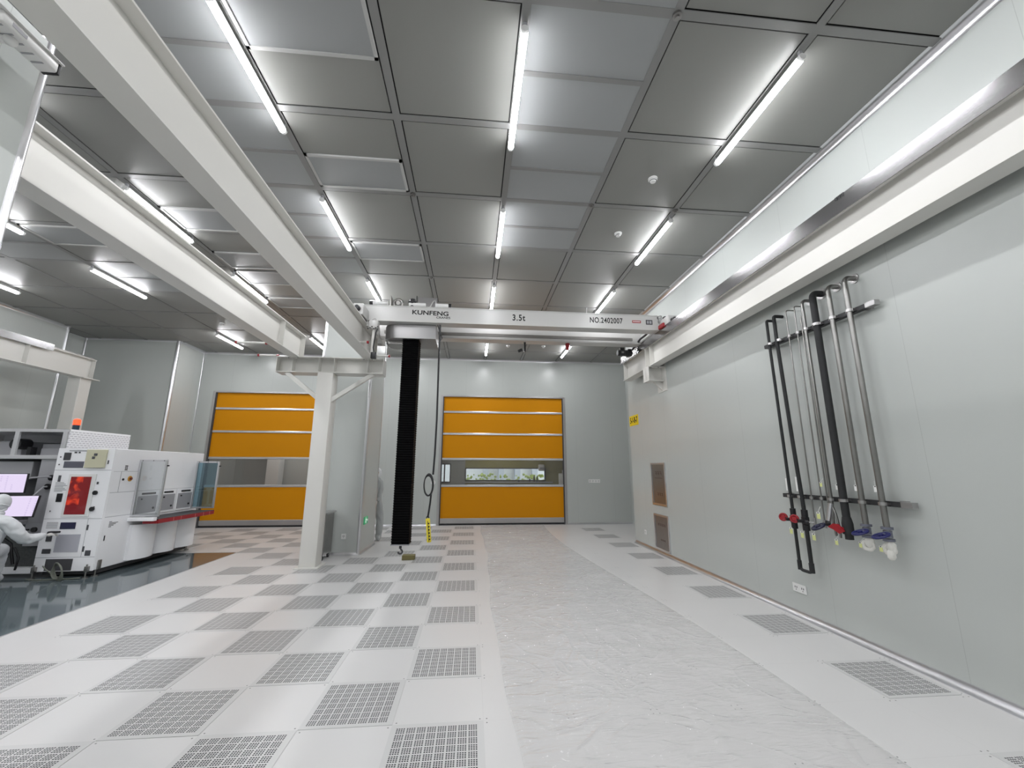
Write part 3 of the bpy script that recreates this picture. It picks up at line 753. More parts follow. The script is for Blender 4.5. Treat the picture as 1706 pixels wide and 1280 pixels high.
# the pair of black lines joined by a U at the bottom
ya, yb, zu = 4.63, 4.46, .56
ps = thing('insulated_pipe', 'pair of slim black insulated pipes joined by a U bend, leftmost on the right wall', 'pipe', (PX, 4.55, zu))
k_ = .045
p1 = pipe_path(ya+.03, 3.52, 1.2, .017, .022)[:-1]+[(PX, ya, 1.2), (PX, ya, zu+k_)]+[(PX, ya-k_*(1-math.cos(a)), zu+k_*(1-math.sin(a))) for a in [math.pi/2*i/5 for i in range(1, 6)]]
p2 = [(PX, yb+k_*(1-math.sin(a)), zu+k_*(1-math.cos(a))) for a in [math.pi/2*i/5 for i in range(0, 6)]][::1]
p2 = [(PX, yb+k_-k_*math.sin(a), zu+k_-k_*math.cos(a)) for a in [math.pi/2*i/5 for i in range(6)]]
MB().tube(p1+p2+[(PX, yb, 1.2)], .017, 12).build('pipe', FOAM, ps, 60)
MB().tube(pipe_path(yb+.07, 3.53, 3.2, .02, .024)[:-2]+[(PX, yb+.07, 3.2), (PX, yb+.03, 1.9), (PX, yb, 1.2), (PX, yb, zu+.05)], .021, 12).build('pipe', FOAM, ps, 60)
mb = MB(); mb.cyl((PX, ya, zu), (PX, ya, zu+.1), .0225); mb.cyl((PX, yb, zu-.0), (PX, yb, zu+.1), .026); mb.build('elbow_sleeve', FOAM, ps, 40)
for y, r in ((ya+.02, .017), (yb+.03, .021)): clamps(ps, y, r)
for y, s_ in ((ya, 1.), (yb, 1.1)):
    v_ = MB().cyl((PX, y, 1.22), (PX, y, 1.15), .030*s_, 16).cyl((PX, y, 1.06), (PX, y, 1.00), .032*s_, 16).cyl((PX-.02, y, 1.10), (PX-.08, y+.02, 1.10), .018, 14).box(PX-.03, PX+.03, y-.03, y+.03, 1.06, 1.15, .012).build('valve_body', BLACK, ps, 40)
    wheel(v_, (PX-.085, y+.055, 1.12), (-.75, -.62, .12), .036, RED, .011)
    MB().cyl((PX-.085, y+.055, 1.12), (PX-.092, y+.049, 1.121), .024, 16).build('wheel_hub', RED, v_, 40); MB().cyl((PX-.05, y+.015, 1.10), (PX-.082, y+.052, 1.118), .012, 12).build('valve_stem', BLACK, v_, 40)
tagcard(ps, ya+.02, .99); tagcard(ps, yb+.03, .97)
MB().box(PX-.026, PX-.0225, yb+.03-.012, yb+.03+.012, 1.42, 1.58).build('label_strip', PAPER, ps); MB().box(PX-.022, PX-.0185, ya+.02-.010, ya+.02+.010, 1.42, 1.56).build('label_strip', PAPER, ps)

def thin(y, label, valve):
    t = thing('thin_pipe', label, 'pipe', (PX, y, 1.1), 'thin steel lines on the right wall')
    MB().tube(pipe_path(y, 3.53, 1.12, .007, .03), .0075, 10).build('pipe', PIPE, t, 60)
    clamps(t, y, .008); return t
t = thin(4.33, 'very thin steel line third from left among the wall pipes, with small black knob', 0)
v_ = MB().cyl((PX, y := 4.33, 1.15), (PX, 4.33, 1.03), .014, 12).cyl((PX, 4.33, 1.10), (PX-.05, 4.36, 1.10), .009, 10).build('valve_body', STEEL, t, 40)
MB().cyl((PX-.05, 4.36, 1.10), (PX-.075, 4.375, 1.10), .026, 18).build('knob', BLACK, v_, 40)
tagcard(t, 4.33, .97)
t = thin(4.20, 'thin steel line fourth from left among the wall pipes, with a dark blue handwheel', 1)
v_ = MB().cyl((PX, 4.20, 1.14), (PX, 4.20, 1.06), .016, 12).cyl((PX, 4.20, 1.10), (PX-.07, 4.20, 1.08), .010, 10).build('valve_body', STEEL, t, 40)
wheel(v_, (PX-.08, 4.20, 1.075), (-.5, .2, 1), .062, mat('navy_handwheel', (.015, .016, .05), .4), .012); tagcard(t, 4.23, 1.20, TAG, .05)
t = thing('steel_pipe', 'bright twin steel pipe in the middle of the wall pipes, wrapped above small black valve', 'pipe', (PX, 4.08, 1.0))
MB().tube(pipe_path(4.08, 3.55, 1.30, .018, .05), .0175, 14).build('pipe', PIPE, t, 60)
MB().tube([(PX, 4.125, 3.38), (PX, 4.125, 1.32)], .008, 10).build('side_line', PIPE, t, 60)
MB().cyl((XR-.015, 4.08, 3.55), (XR-.002, 4.08, 3.55), .05, 20).build('wall_rosette', STEEL, t, 40); clamps(t, 4.08, .018)
MB().cyl((PX-.01, 4.08, 1.32), (PX-.03, 4.12, 1.12), .022, 14).build('foil_wrap', ALU, t, 40)
MB().tube([(PX, 4.08, 1.30), (PX, 4.05, 1.22), (PX, 4.03, 1.10), (PX, 4.03, .99)], .012, 10).tube([(PX, 4.08, 1.26), (PX, 4.09, 1.1), (PX, 4.075, 1.0)], .012, 10).build('outlet_tube', PIPE, t, 60)
MB().cyl((PX-.03, 4.11, 1.12), (PX-.055, 4.12, 1.12), .028, 16).build('knob', BLACK, t, 40)
tagcard(t, 4.05, .96, TAG, .04); tagcard(t, 4.14, 1.52, TAG, .035)
t = thing('insulated_pipe', 'thickest black foam-insulated pipe on the right wall, with red lever valve', 'pipe', (PX, 3.94, 1.1))
MB().tube(pipe_path(3.93, 3.57, 1.02, .034, .055), .034, 18).build('pipe', FOAM, t, 60); clamps(t, 3.93, .035)
MB().cyl((PX, 3.93, 1.20), (PX, 3.93, 1.14), .037, 18, .048).cyl((PX, 3.93, 1.14), (PX, 3.93, 1.04), .048, 18).cyl((PX, 3.93, 1.04), (PX, 3.93, .99), .036, 18).build('valve_jacket', FOAM, t, 40)
MB().prism([(3.90, 1.07), (3.96, 1.13), (4.02, 1.13), (4.09, 1.09), (4.02, 1.07), (3.96, 1.04)], 0, PX-.075, PX-.062).cyl((PX-.075, 3.95, 1.09), (PX-.04, 3.94, 1.09), .016).build('lever', RED, t)
MB().cyl((XR-.012, 3.93, 3.57), (XR-.002, 3.93, 3.57), .06, 20).build('wall_rosette', STEEL, t, 40)
tagcard(t, 3.985, 1.50, PAPER, .04, PX+.001)
for y, l in ((3.73, 'stainless pipe with blue handwheel valve and cloth-wrapped end, second from right'), (3.53, 'rightmost stainless pipe on the right wall, blue handwheel valve and white wrapped end')):
    t = thing('steel_pipe', l, 'pipe', (PX, y, 1.1), 'large stainless pipes with blue handwheels')
    MB().tube(pipe_path(y, 3.56, 1.10, .024, .055), .024, 18).build('pipe', PIPE, t, 60); clamps(t, y, .025)
    MB().cyl((XR-.012, y, 3.56), (XR-.002, y, 3.56), .05, 20).build('wall_rosette', STEEL, t, 40)
    v_ = MB().cyl((PX, y, 1.16), (PX, y, 1.14), .045, 20).cyl((PX, y, 1.13), (PX, y, 1.07), .033, 18).cyl((PX, y, 1.06), (PX, y, 1.04), .045, 20).cyl((PX-.02, y, 1.10), (PX-.085, y-.02, 1.09), .014, 12).build('valve_body', BLUEG, t, 40)
    wheel(v_, (PX-.09, y-.02, 1.09), (-.35, .1, 1), .062, BLUE, .010)
    mb = MB(); mb.torus((PX-.01, y, .97), (.7, .4, .1), .035, .020, 20, 10); mb.ball((PX, y-.01, 1.0), .04, (1, .9, 1.3), 14)
    if y < 3.6: mb.ball((PX-.01, y-.01, .93), .036, (1, .8, 1.4), 12)
    for v in mb.b.verts: v.co += Vector((random.uniform(-1, 1), random.uniform(-1, 1), random.uniform(-1, 1)))*.004
    mb.build('cloth_wrap', CLOTH, t, 80)
    tagcard(t, y+.04, .98, TAG, .035, PX-.05); tagcard(t, y+.045, 1.50, PAPER, .04, PX+.001)

# ------------------------------------------------------------------ right wall: sign, hatches, sockets
sg = thing('wall_sign', 'small yellow sign reading 5-1-B-7 at the far end of the right wall', 'sign', (XR, 9.5, 2.8))
MB().box(XR-.006, XR-.001, 9.22, 9.76, 2.68, 2.92).build('sign_plate', YTAG, sg)
text('sign_text', '5-1-B-7', .19, (XR-.0075, 9.49, 2.80), (0, -1, 0), (0, 0, 1), INK, sg, sx=.76, off=.005)
def hatch(z0, z1, label, marks):
    t = thing('wall_hatch', label, 'hatch', (XR, 8.36, z0), 'stainless hatches in the right wall')
    y0, y1 = 8.03, 8.68; mb = MB(); f = .035
    for a in ((y0, y0+f, z0, z1), (y1-f, y1, z0, z1), (y0+f, y1-f, z0, z0+f), (y0+f, y1-f, z1-f, z1)): mb.box(XR-.02, XR-.001, a[0], a[1], a[2], a[3])
    mb.build('hatch_frame', ALU, t)
    MB().box(XR-.008, XR-.001, y0+f, y1-f, z0+f, z1-f).build('hatch_panel', STEELD, t)
    mb = MB()
    for (yc, zc, wd, hh, n_) in marks:
        for k in range(n_):
            w_ = wd/n_*.7; yk = yc+wd/2-(k+.5)*wd/n_
            mb.box(XR-.0095, XR-.008, yk-w_/2, yk-w_/2+.012, zc-hh/2, zc+hh/2); mb.box(XR-.0095, XR-.008, yk-w_/2, yk+w_/2, zc+hh*.3, zc+hh*.42); mb.box(XR-.0095, XR-.008, yk-w_/2, yk+w_/2, zc-hh*.2, zc-hh*.1)
    mb.build('hatch_print', mat('dark_red_print', (.05, .015, .012), .5), t)
hatch(.94, 1.79, 'upper of two stainless hatches set in the right wall, orange door mirrored in it', ((8.36, 1.58, .32, .07, 3), (8.36, 1.48, .36, .02, 6), (8.33, 1.16, .26, .06, 3)))
hatch(.07, .76, 'lower of two stainless hatches in the right wall, just above the floor', ((8.36, .56, .36, .05, 4), (8.33, .27, .22, .035, 4)))
def socket(name, label, x, y, z, normal, wd, hh, n_=1):
    t = thing(name, label, 'socket', (x, y, z), 'wall sockets')
    def bx_(mb, u0, u1, z0, z1, d0, d1):
        if normal == '-x': mb.box(x-d1, x-d0, y+u0, y+u1, z+z0, z+z1)
        elif normal == '-y': mb.box(x+u0, x+u1, y-d1, y-d0, z+z0, z+z1)
        return mb
    bx_(MB(), -wd/2, wd/2, -hh/2, hh/2, .001, .012).build('face_plate', WHITE, t)
    mb = MB()
    for k in range(n_):
        c = -wd/2+wd*(k+.5)/n_; q = wd/n_
        bx_(mb, c-q*.18, c-q*.08, -hh*.05, hh*.18, .012, .013); bx_(mb, c+q*.08, c+q*.18, -hh*.05, hh*.18, .012, .013); bx_(mb, c-q*.04, c+q*.04, -hh*.3, -hh*.15, .012, .013)
    mb.build('socket_slot', MACHD, t)
socket('wall_socket', 'white double socket low on the right wall below the pipes', XR, 4.82, .31, '-x', .20, .09, 2)
socket('wall_socket', 'small white single socket low on right wall before the hatches', XR, 9.18, .31, '-x', .09, .09)
socket('wall_socket', 'white socket low on the front of the boxed shaft', -2.49, SY0, .35, '-y', .09, .1)
socket('socket_strip', 'long white row of sockets on the far wall right of the orange door', 3.83, YF, 1.29, '-y', .37, .11, 4)
t = thing('door_button', 'round black and white push button on the far wall left of right door', 'button', (-1.17, YF, 1.25))
MB().cyl((-1.17, YF-.02, 1.25), (-1.17, YF-.001, 1.25), .07, 20).build('button_plate', WHITE, t, 40); MB().cyl((-1.18, YF-.035, 1.26), (-1.18, YF-.02, 1.26), .03, 20).build('push_button', BLACK, t, 40)
# exit sign on shaft side
t = thing('exit_sign', 'small green running-man exit sign on the side of the boxed shaft', 'sign', (SX1, 9.1, .6))
MB().box(SX1+.001, SX1+.015, 9.03, 9.31, .535, .685, .003).build('sign_face', GREEN, t)
mb = MB(); X = SX1+.0165
def bar(y0, z0, y1, z1, r): mb.cyl((X, y0, z0), (X, y1, z1), r, 6)
mb.ball((X, 9.15, .668), .012, (.3, 1, 1), 8); bar(9.15, .65, 9.145, .605, .012); bar(9.145, .605, 9.17, .58, .007); bar(9.17, .58, 9.165, .55, .006); bar(9.145, .605, 9.12, .58, .007); bar(9.12, .58, 9.09, .575, .006); bar(9.15, .645, 9.185, .63, .006); bar(9.15, .645, 9.115, .625, .006)
bar(9.22, .61, 9.29, .61, .006); bar(9.29, .61, 9.26, .63, .005); bar(9.29, .61, 9.26, .59, .005)
mb.build('sign_figure', mat('sign_white', (.8, .85, .8), .4, emit=(.7, 1, .8), es=.3), t)

# ------------------------------------------------------------------ grey cabinet on castors behind the column
cb = thing('tool_cabinet', 'grey metal cabinet on castors standing behind the white column', 'cabinet', (-2.85, 8.5, 0))
MB().box(-2.98, -2.68, 8.28, 8.74, .09, .82, .008).build('body', STEELD, cb)
MB().box(-3.0, -2.65, 8.25, 8.76, .82, .85, .006).build('top', STEEL, cb)
for k, (z0, z1) in enumerate(((.12, .42), (.45, .62), (.65, .79))):
    d = MB().box(-2.96, -2.70, 8.265, 8.28, z0, z1, .003).build('drawer', MACHG, cb)
    MB().tube([(-2.90, 8.266, z1-.05), (-2.90, 8.245, z1-.05), (-2.78, 8.245, z1-.05), (-2.78, 8.266, z1-.05)], .006, 8).build('handle', STEEL, d, 60)
for x in (-2.94, -2.72):
    for y in (8.34, 8.68):
        MB().cyl((x-.015, y, .04), (x+.015, y, .04), .04, 18).box(x-.02, x+.02, y-.02, y+.02, .06, .09).build('castor', BLACK, cb, 40)

# ------------------------------------------------------------------ security camera on near-left wall
sc = thing('security_camera', 'white box-shaped security camera mounted at the top left on the wall end', 'camera', (-2.4, 2.0, 3.87))
R = Matrix.Translation((-2.415, 2.03, 3.865)) @ Matrix.Rotation(math.radians(0), 4, 'X')
MB().box(-.045, .045, -.17, .12, -.035, .035, .012, R).build('housing', WHITE, sc, 50)
MB().box(-.052, .052, -.20, .14, .036, .044, .003, R).build('sun_shield', WHITE, sc, 50)
MB().cyl(R @ Vector((0, .135, 0)), R @ Vector((0, .142, 0)), .026, 24).build('lens', BLACK, sc, 40)
MB().box(-.042, .042, .118, .135, -.034, .034, .004, R).build('front_plate', BLACK, sc)
mb = MB()
for k in range(5): mb.box(-.03+.0*k, .03, -.15+.05*k, -.14+.05*k, -.037, -.035, 0, R)
mb.box(.042, .0465, -.12, -.05, -.01, .012, 0, R); mb.build('vent_slot', MACHG, sc)
MB().cyl((-2.50, 1.93, 3.80), (-2.41, 1.97, 3.83), .02, 14).cyl((-2.519, 1.93, 3.80), (-2.505, 1.93, 3.80), .05, 20).build('bracket', WHITE, sc, 40)
MB().ball((-2.42, 1.96, 3.82), .028).build('ball_joint', WHITE, sc, 60)

# ------------------------------------------------------------------ the process machine line
MXF = -5.82          # long face
mc = thing('handling_machine', 'long white handling machine body with open window doors and red tray', 'machine', (-6.2, 8.6, 0))
MB().box(-6.66, MXF, 7.42, 9.70, .10, 1.97, .012).build('body', MACH, mc)
MB().box(-6.6, MXF-.05, 7.5, 9.62, .03, .10).build('plinth', MACHD, mc)
# hatch row below, upper seam lines
mb = MB()
mb.box(MXF, MXF+.002, 7.45, 9.68, 1.262, 1.268); mb.box(MXF, MXF+.002, 7.45, 7.95, .88, .886); mb.box(MXF, MXF+.002, 7.6, 7.606, 1.268, 1.60); mb.box(MXF, MXF+.002, 7.45, 7.95, 1.60, 1.604)
mb.build('panel_seam', MACHG, mc)
for k, (y0, y1) in enumerate(((8.02, 8.48), (8.56, 8.94), (9.03, 9.44))):
    p = MB().box(MXF+.001, MXF+.022, y0-.03, y1+.03, .84, 1.26, .006).build('hatch_surround', MACH, mc)
    MB().box(MXF+.022, MXF+.028, y0, y1, .88, 1.17, .004).build('grey_hatch', MACHG, p)
    mb = MB(); mb.cyl((MXF+.028, y1-.08, .95), (MXF+.042, y1-.08, .95), .018, 14); mb.cyl((MXF+.028, y0+.08, 1.12), (MXF+.042, y0+.08, 1.12), .014, 14); mb.box(MXF+.022, MXF+.03, y0+.08, y1-.06, 1.195, 1.225); mb.build('latch', BLACK, p, 40)
for k, (y, m_, l) in enumerate(((7.96, GLASS, 'clear'), (9.50, BGLASS, 'blue tinted'))):
    d = MB(); x0, x1, z0, z1 = MXF+.005, MXF+.455, .84, 1.80; f = .03
    for a in ((x0, x0+f, z0, z1), (x1-f, x1, z0, z1), (x0+f, x1-f, z0, z0+f), (x0+f, x1-f, z1-f, z1)): d.box(a[0], a[1], y-.015, y+.015, a[2], a[3])
    d = d.build('window_door', ALU, mc); d['label'] = l+' window door swung open'
    MB().box(x0+f, x1-f, y-.003, y+.003, z0+f, z1-f).build('door_pane', m_, d)
    mb = MB(); mb.cyl((x1, y, z1-.10), (x1+.03, y, z1-.10), .012, 10)
    for xx in (x0+.05, (x0+x1)/2, x1-.05): mb.cyl((xx, y-.017, z1-.015), (xx, y-.012, z1-.015), .008, 8)
    mb.build('door_catch', BLACK, d, 40)
tr_ = MB().box(MXF, MXF+.44, 7.98, 9.56, .775, .80).build('tray', MACHD, mc)
MB().box(MXF+.42, MXF+.445, 7.98, 9.56, .72, .79, .004).box(MXF+.2, MXF+.42, 7.975, 7.985, .72, .79).build('red_tray_edge', RED, tr_)
mb = MB()
for y in (8.35, 8.55, 8.95, 9.2, 9.4): mb.box(MXF+.445, MXF+.447, y, y+.012, .72, .79)
mb.build('tray_joint', mat('pale_red', (.6, .2, .2), .4), tr_)
MB().box(MXF, MXF+.42, 7.90, 7.98, .77, .83, .006).build('tray_bracket', MACH, mc)
for y0, y1 in ((7.98, 8.52), (8.58, 9.06), (9.12, 9.62)):
    pl = [(MXF, y0)]+[(MXF+.05+.12*math.sin(math.pi*k/10)**.6, y0+(y1-y0)*k/10) for k in range(11)]+[(MXF, y1)]
    MB().prism(pl, 2, .13, .70).build('bin_cover', MACH, mc, 40)
# e-stop patch on the face
t = MB().cyl((MXF, 7.80, 1.48), (MXF+.008, 7.80, 1.48), .045, 20).build('emergency_stop_plate', mat('orange_yellow', (.65, .33, .05), .4), mc, 40)
MB().cyl((MXF+.008, 7.80, 1.48), (MXF+.03, 7.80, 1.48), .022, 16).build('emergency_stop', mat('brown_red', (.2, .04, .02), .4), t, 40)
MB().cyl((MXF, 7.66, 1.47), (MXF+.01, 7.66, 1.47), .018, 14).build('small_button', BLACK, mc, 40)
mb = MB()
for k in range(3):
    for q in range(2): mb.box(MXF, MXF+.003, 7.66+.03*q, 7.682+.03*q, 1.62+.03*k, 1.64+.03*k)
for k in range(5): mb.box(MXF, MXF+.003, 7.55, 7.60+.04*((k*3) % 4), .80-.02*k, .808-.02*k)
mb.box(MXF, MXF+.003, 7.50, 7.52, .52, .60); mb.build('face_print', INK, mc)
for y_ in (7.50, 9.62):
    MB().cyl((MXF-.03, y_, .004), (MXF-.03, y_, .02), .04, 18).cyl((MXF-.03, y_, .02), (MXF-.03, y_, .12), .012, 10).box(MXF-.005, MXF+.02, y_-.03, y_+.03, .10, .24, .004).build('levelling_foot', STEELD, mc, 40)
# front module of the machine (faces the camera)
fy = 7.40
fm = thing('process_cabinet', 'white control cabinet with red safety window at the machine line end', 'machine', (-6.2, 7.4, 0))
MB().box(-6.66, MXF-.0, fy-.0, fy+.019, .10, 1.97).build('front_panel', MACH, fm)
def fbox(name, m_, x0, x1, z0, z1, d=.008, bev=0.): return MB().box(x0, x1, fy-d, fy-.0005, z0, z1, bev).build(name, m_, fm)
for z in (1.46+.16, .87, .30): MB().box(-6.66, MXF, fy-.002, fy, z, z+.006).build('panel_seam', MACHG, fm)
MB().box(-6.02, -6.015, fy-.002, fy, .306, .87).build('panel_seam', MACHG, fm)
fbox('window_surround', WHITE, -6.42, -6.02, .90, 1.56, .012, .004)
MB().box(-6.38, -6.08, fy-.016, fy-.012, .94, 1.52).build('red_window', REDW, fm)
for z in (1.27, 1.02): MB().cyl((-5.99, fy-.02, z), (-5.99, fy, z), .034, 20).build('window_knob', BLACK, fm, 40)
fbox('yellowed_box', mat('yellowed_plastic', (.60, .58, .42), .5), -6.22, -5.92, 1.66, 1.95, .03, .006)
fbox('meter', MACHD, -6.56, -6.46, 1.78, 1.90, .012, .003); fbox('nameplate', mat('dark_nameplate', (.12, .12, .15), .4), -6.54, -6.25, 1.66, 1.76, .006)
fbox('small_display', mat('navy_display', (.03, .03, .07), .2), -6.40, -6.18, .72, .82, .008, .003)
fbox('vent_panel', mat('pale_grey_panel', (.45, .45, .50), .5), -6.42, -6.08, .38, .64, .006)
fbox('gauge_switch', MACHD, -6.56, -6.48, .54, .68, .012, .003); fbox('gauge_switch', MACHD, -6.58, -6.46, .36, .43, .012, .006)
fbox('switch_box', BLACK, -6.54, -6.46, 1.13, 1.26, .012, .003)
GINK = mat('grey_ink', (.08, .08, .09), .6)
for x0, x1, z0, z1 in ((-6.50, -6.24, 1.925, 1.935), (-6.42, -6.38, 1.89, 1.915), (-6.36, -6.33, 1.89, 1.915), (-6.58, -6.54, 1.44, 1.54), (-6.06, -6.02, 1.46, 1.56), (-6.00, -5.97, 1.40, 1.44),
                       (-6.02, -5.99, .70, .78), (-6.02, -5.99, .38, .46), (-5.97, -5.89, .32, .40), (-6.62, -6.60, 1.70, 1.72), (-6.62, -6.60, 1.82, 1.84), (-6.60, -6.585, .98, 1.0), (-5.98, -5.96, 1.0, 1.06), (-5.90, -5.88, 1.72, 1.78), (-6.1, -6.05, 1.85, 1.89), (-6.12, -6.08, 1.80, 1.84)):
    MB().box(x0, x1, fy-.034 if (z0 > 1.78 and x0 > -6.2 and x0 < -5.95) else fy-.003, fy-.001, z0, z1).build('printed_mark', GINK, fm)
mb = MB()
for k in range(7): mb.box(-6.60, -6.48+.03*((k*5) % 3), fy-.003, fy-.001, 1.29+.022*k, 1.296+.022*k)
mb.build('warning_text', GINK, fm); mb = MB()
for k in range(5): mb.box(-6.60, -6.44, fy-.003, fy-.001, .735+.02*k, .74+.02*k)
mb.build('label_text', GINK, fm)
fbox('cable_opening', MACHD, -6.50, -6.12, .11, .28, .004)
mb = MB()
for k in range(4): mb.torus((-6.18+.02*k, fy-.16-.015*k, .125+.004*k), (.3+.1*k, 1, .1*k), .10+.012*k, .009, 26, 7)
mb.tube([(-6.62, fy-.12, .02), (-6.45, fy-.14, .012), (-6.25, fy-.12, .012), (-6.05, fy-.10, .012), (-5.9, fy-.09, .02)], .008, 8)
mb.tube([(-6.45, fy-.09, .20), (-6.40, fy-.09, .15), (-6.25, fy-.09, .05), (-6.1, fy-.12, .02)], .009, 8)
cc = mb.build('coiled_cable', mat('grey_green_cable', (.16, .17, .14), .5)); tag(cc, 'loose coil of grey cable lying on floor below the red-windowed cabinet', 'cable')
for x_ in (-6.62, -5.88):
    MB().cyl((x_, fy-.03, .004), (x_, fy-.03, .02), .035, 18).cyl((x_, fy-.03, .02), (x_, fy-.03, .20), .011, 10).box(x_-.025, x_+.025, fy-.045, fy, .09, .17, .004).build('levelling_foot', STEELD, fm, 40)

# inspection machine at far left with monitors
im = thing('inspection_machine', 'tall grey-white inspection machine with monitors at the left edge', 'machine', (-7.7, 8.1, 0))
IX0, IX1, IY0, IY1, IZ = -8.9, -6.68, 7.55, 8.78, 2.29
mb = MB()
mb.box(IX1-.02, IX1, IY0, IY1, .10, IZ-.02)
MB_side = mb.build('side_panel', MPERF, im)
mb = MB(); mb.box(IX0, IX1, IY0, IY1, IZ-.02, IZ); mb.box(IX0, IX0+.02, IY0, IY1, .1, IZ-.02); mb.box(IX0, IX1-.02, IY1-.02, IY1, .1, IZ-.02); mb.box(IX0+.02, IX1-.02, IY0+.01, IY1-.02, 1.80, 1.84); mb.build('casing', MACH, im)
mb = MB(); mb.box(IX0, IX1-.001, IY0-.03, IY0+.01, 1.80, 1.86, .004); mb.box(IX0, IX1-.001, IY0-.02, IY0+.01, IZ-.05, IZ-.001)
for x in (IX1-.06, -7.46, -8.3): mb.box(x-.03, x+.035, IY0-.02, IY0+.01, 1.86, IZ-.05)
mb.build('top_frame', MACHG if False else mat('frame_grey_white', (.52, .52, .53), .4), im)
for b_ in ((-7.38, -6.80, 7.9, 8.5, 1.84, 2.06), (-7.3, -7.0, 7.8, 7.895, 1.84, 1.98), (-8.2, -7.6, 7.8, 8.5, 1.84, 2.1)): MB().box(*b_, .008).build('inner_module', MACHG, im)
MB().cyl((-7.62, 7.7, 2.05), (-7.62, 7.9, 2.05), .09, 20).build('inner_fan', BLACK, im, 40); MB().box(-7.42, -7.36, 7.7, 7.8, 1.84, 2.0).build('inner_switch', BLACK, im)
MB().box(-7.02, IX1-.001, IY0, IY0+.02, .45, 1.80).build('front_panel', mat('front_grey', (.38, .38, .40), .4), im)
MB().box(IX0+.02, -7.02, IY0+.25, IY0+.27, .95, 1.80).build('inner_back', MACHD, im)
mb = MB(); mb.box(-7.75, -7.18, IY0+.05, IY0+.24, 1.50, 1.76, .01); mb.build('camera_unit', MACHG, im)
MB().box(IX0, -7.02, IY0-.16, IY0+.25, .78, .82, .006).build('desk', MACHG, im)
MB().box(IX0, IX1-.001, IY0+.05, IY0+.07, .12, .78).build('lower_mesh', mat('dark_mesh', (.07, .075, .075), .6, noise=.5, nscale=30), im)
MB().box(IX0, IX1-.02, IY0-.10, IY0+.05, .06, .14, .01).build('base_rail', MACH, im)
MB().box(-7.02, IX1-.001, IY0-.02, IY0, .60, .80).build('control_panel', MACHG, im)
for x, z, q in ((-6.87, .70, .038), (-7.0, .70, .012), (-6.96, .70, .012)): MB().cyl((x, IY0-.05, z), (x, IY0-.02, z), q, 20).build('knob', BLACK, im, 40)
MB().tube([(-7.0, 7.45, .2), (-7.04, 7.44, .35), (-7.08, 7.44, .5), (-7.2, 7.42, .6)], .02).build('hose', BLACK, im, 60)
MB().tube([(-6.95, 7.45, .12), (-6.93, 7.44, .3), (-7.02, 7.44, .45)], .015).build('hose', BLACK, im, 60)
bc = thing('beacon_light', 'red glowing beacon light on top of the inspection machine', 'light', (-6.75, 7.75, IZ))
MB().cyl((-6.79, 7.75, IZ), (-6.79, 7.75, IZ+.09), .045, 20).build('beacon_base', mat('teal_black', (.01, .03, .05), .4), bc, 40)
MB().cyl((-6.79, 7.75, IZ+.09), (-6.79, 7.75, IZ+.17), .048, 20).ball((-6.79, 7.75, IZ+.17), .047, (1, 1, .6)).build('beacon_lens', REDL, bc, 60)

def monitor(label, x0, x1, y, z0, z1, tilt, arm):
    t = thing('monitor', label, 'monitor', ((x0+x1)/2, y, z0), 'monitors on the inspection machine')
    R = Matrix.Translation(((x0+x1)/2, y, (z0+z1)/2)) @ Matrix.Rotation(math.radians(tilt), 4, 'X') @ Matrix.Rotation(math.radians(-4), 4, 'Z')
    w_, h_ = (x1-x0)/2, (z1-z0)/2
    MB().box(-w_, w_, 0, .03, -h_, h_, .004, R).build('casing', BLACK, t)
    MB().box(-w_+.008, w_-.008, -.002, 0, -h_+.014, h_-.008, 0, R).build('screen', SCREEN, t)
    MB().tube(arm, .014, 10).build('arm', MACHG, t, 60)
    MB().cyl(arm[-1], (arm[-1][0], arm[-1][1]-.03, arm[-1][2]), .045, 20).build('arm_joint', BLACK, t, 40)
monitor('upper white-lit monitor on the inspection machine', -7.44, -6.88, 7.26, 1.27, 1.57, 0, [(-7.1, 7.30, 1.43), (-6.95, 7.38, 1.50), (-6.80, 7.46, 1.52), (-6.79, 7.54, 1.50)])
monitor('lower white-lit monitor beside the seated person in white', -7.20, -6.63, 7.22, .92, 1.24, -8, [(-6.9, 7.28, 1.10), (-6.84, 7.38, 1.25), (-6.82, 7.46, 1.36), (-6.82, 7.54, 1.36)])
t = thing('floor_lamp_strip', 'thin white light stick lying on the dark floor at the left edge', 'stick', (-6.5, 6.4, 0))
MB().cyl((-6.9, 6.46, .02), (-6.15, 6.46, .02), .012, 10).build('stick', WHITE, t, 50)

# ------------------------------------------------------------------ people
def skin_mesh(name, pts, edges, radii, m, parent=None, sub=2, root=0):
    me = bpy.data.meshes.new(name); me.from_pydata([Vector(p) for p in pts], edges, []); me.update()
    o = bpy.data.objects.new(name, me); C.objects.link(o)
    md = o.modifiers.new('skin', 'SKIN'); md.use_smooth_shade = True; md.branch_smoothing = .6
    for i, r in enumerate(radii):
        v = me.skin_vertices[0].data[i]; v.radius = (r, r) if not isinstance(r, tuple) else r
    me.skin_vertices[0].data[root].use_root = True
    sb = o.modifiers.new('sub', 'SUBSURF'); sb.levels = sub; sb.render_levels = sub
    dg = bpy.context.evaluated_depsgraph_get(); me2 = bpy.data.meshes.new_from_object(o.evaluated_get(dg))
    bpy.data.objects.remove(o)
    me2.materials.clear(); me2.materials.append(m)
    for p in me2.polygons: p.use_smooth = True
    o = bpy.data.objects.new(name, me2); C.objects.link(o)
    if parent is not None: o.parent = parent; o.matrix_parent_inverse = Matrix.Translation(-parent.matrix_basis.translation)
    return o
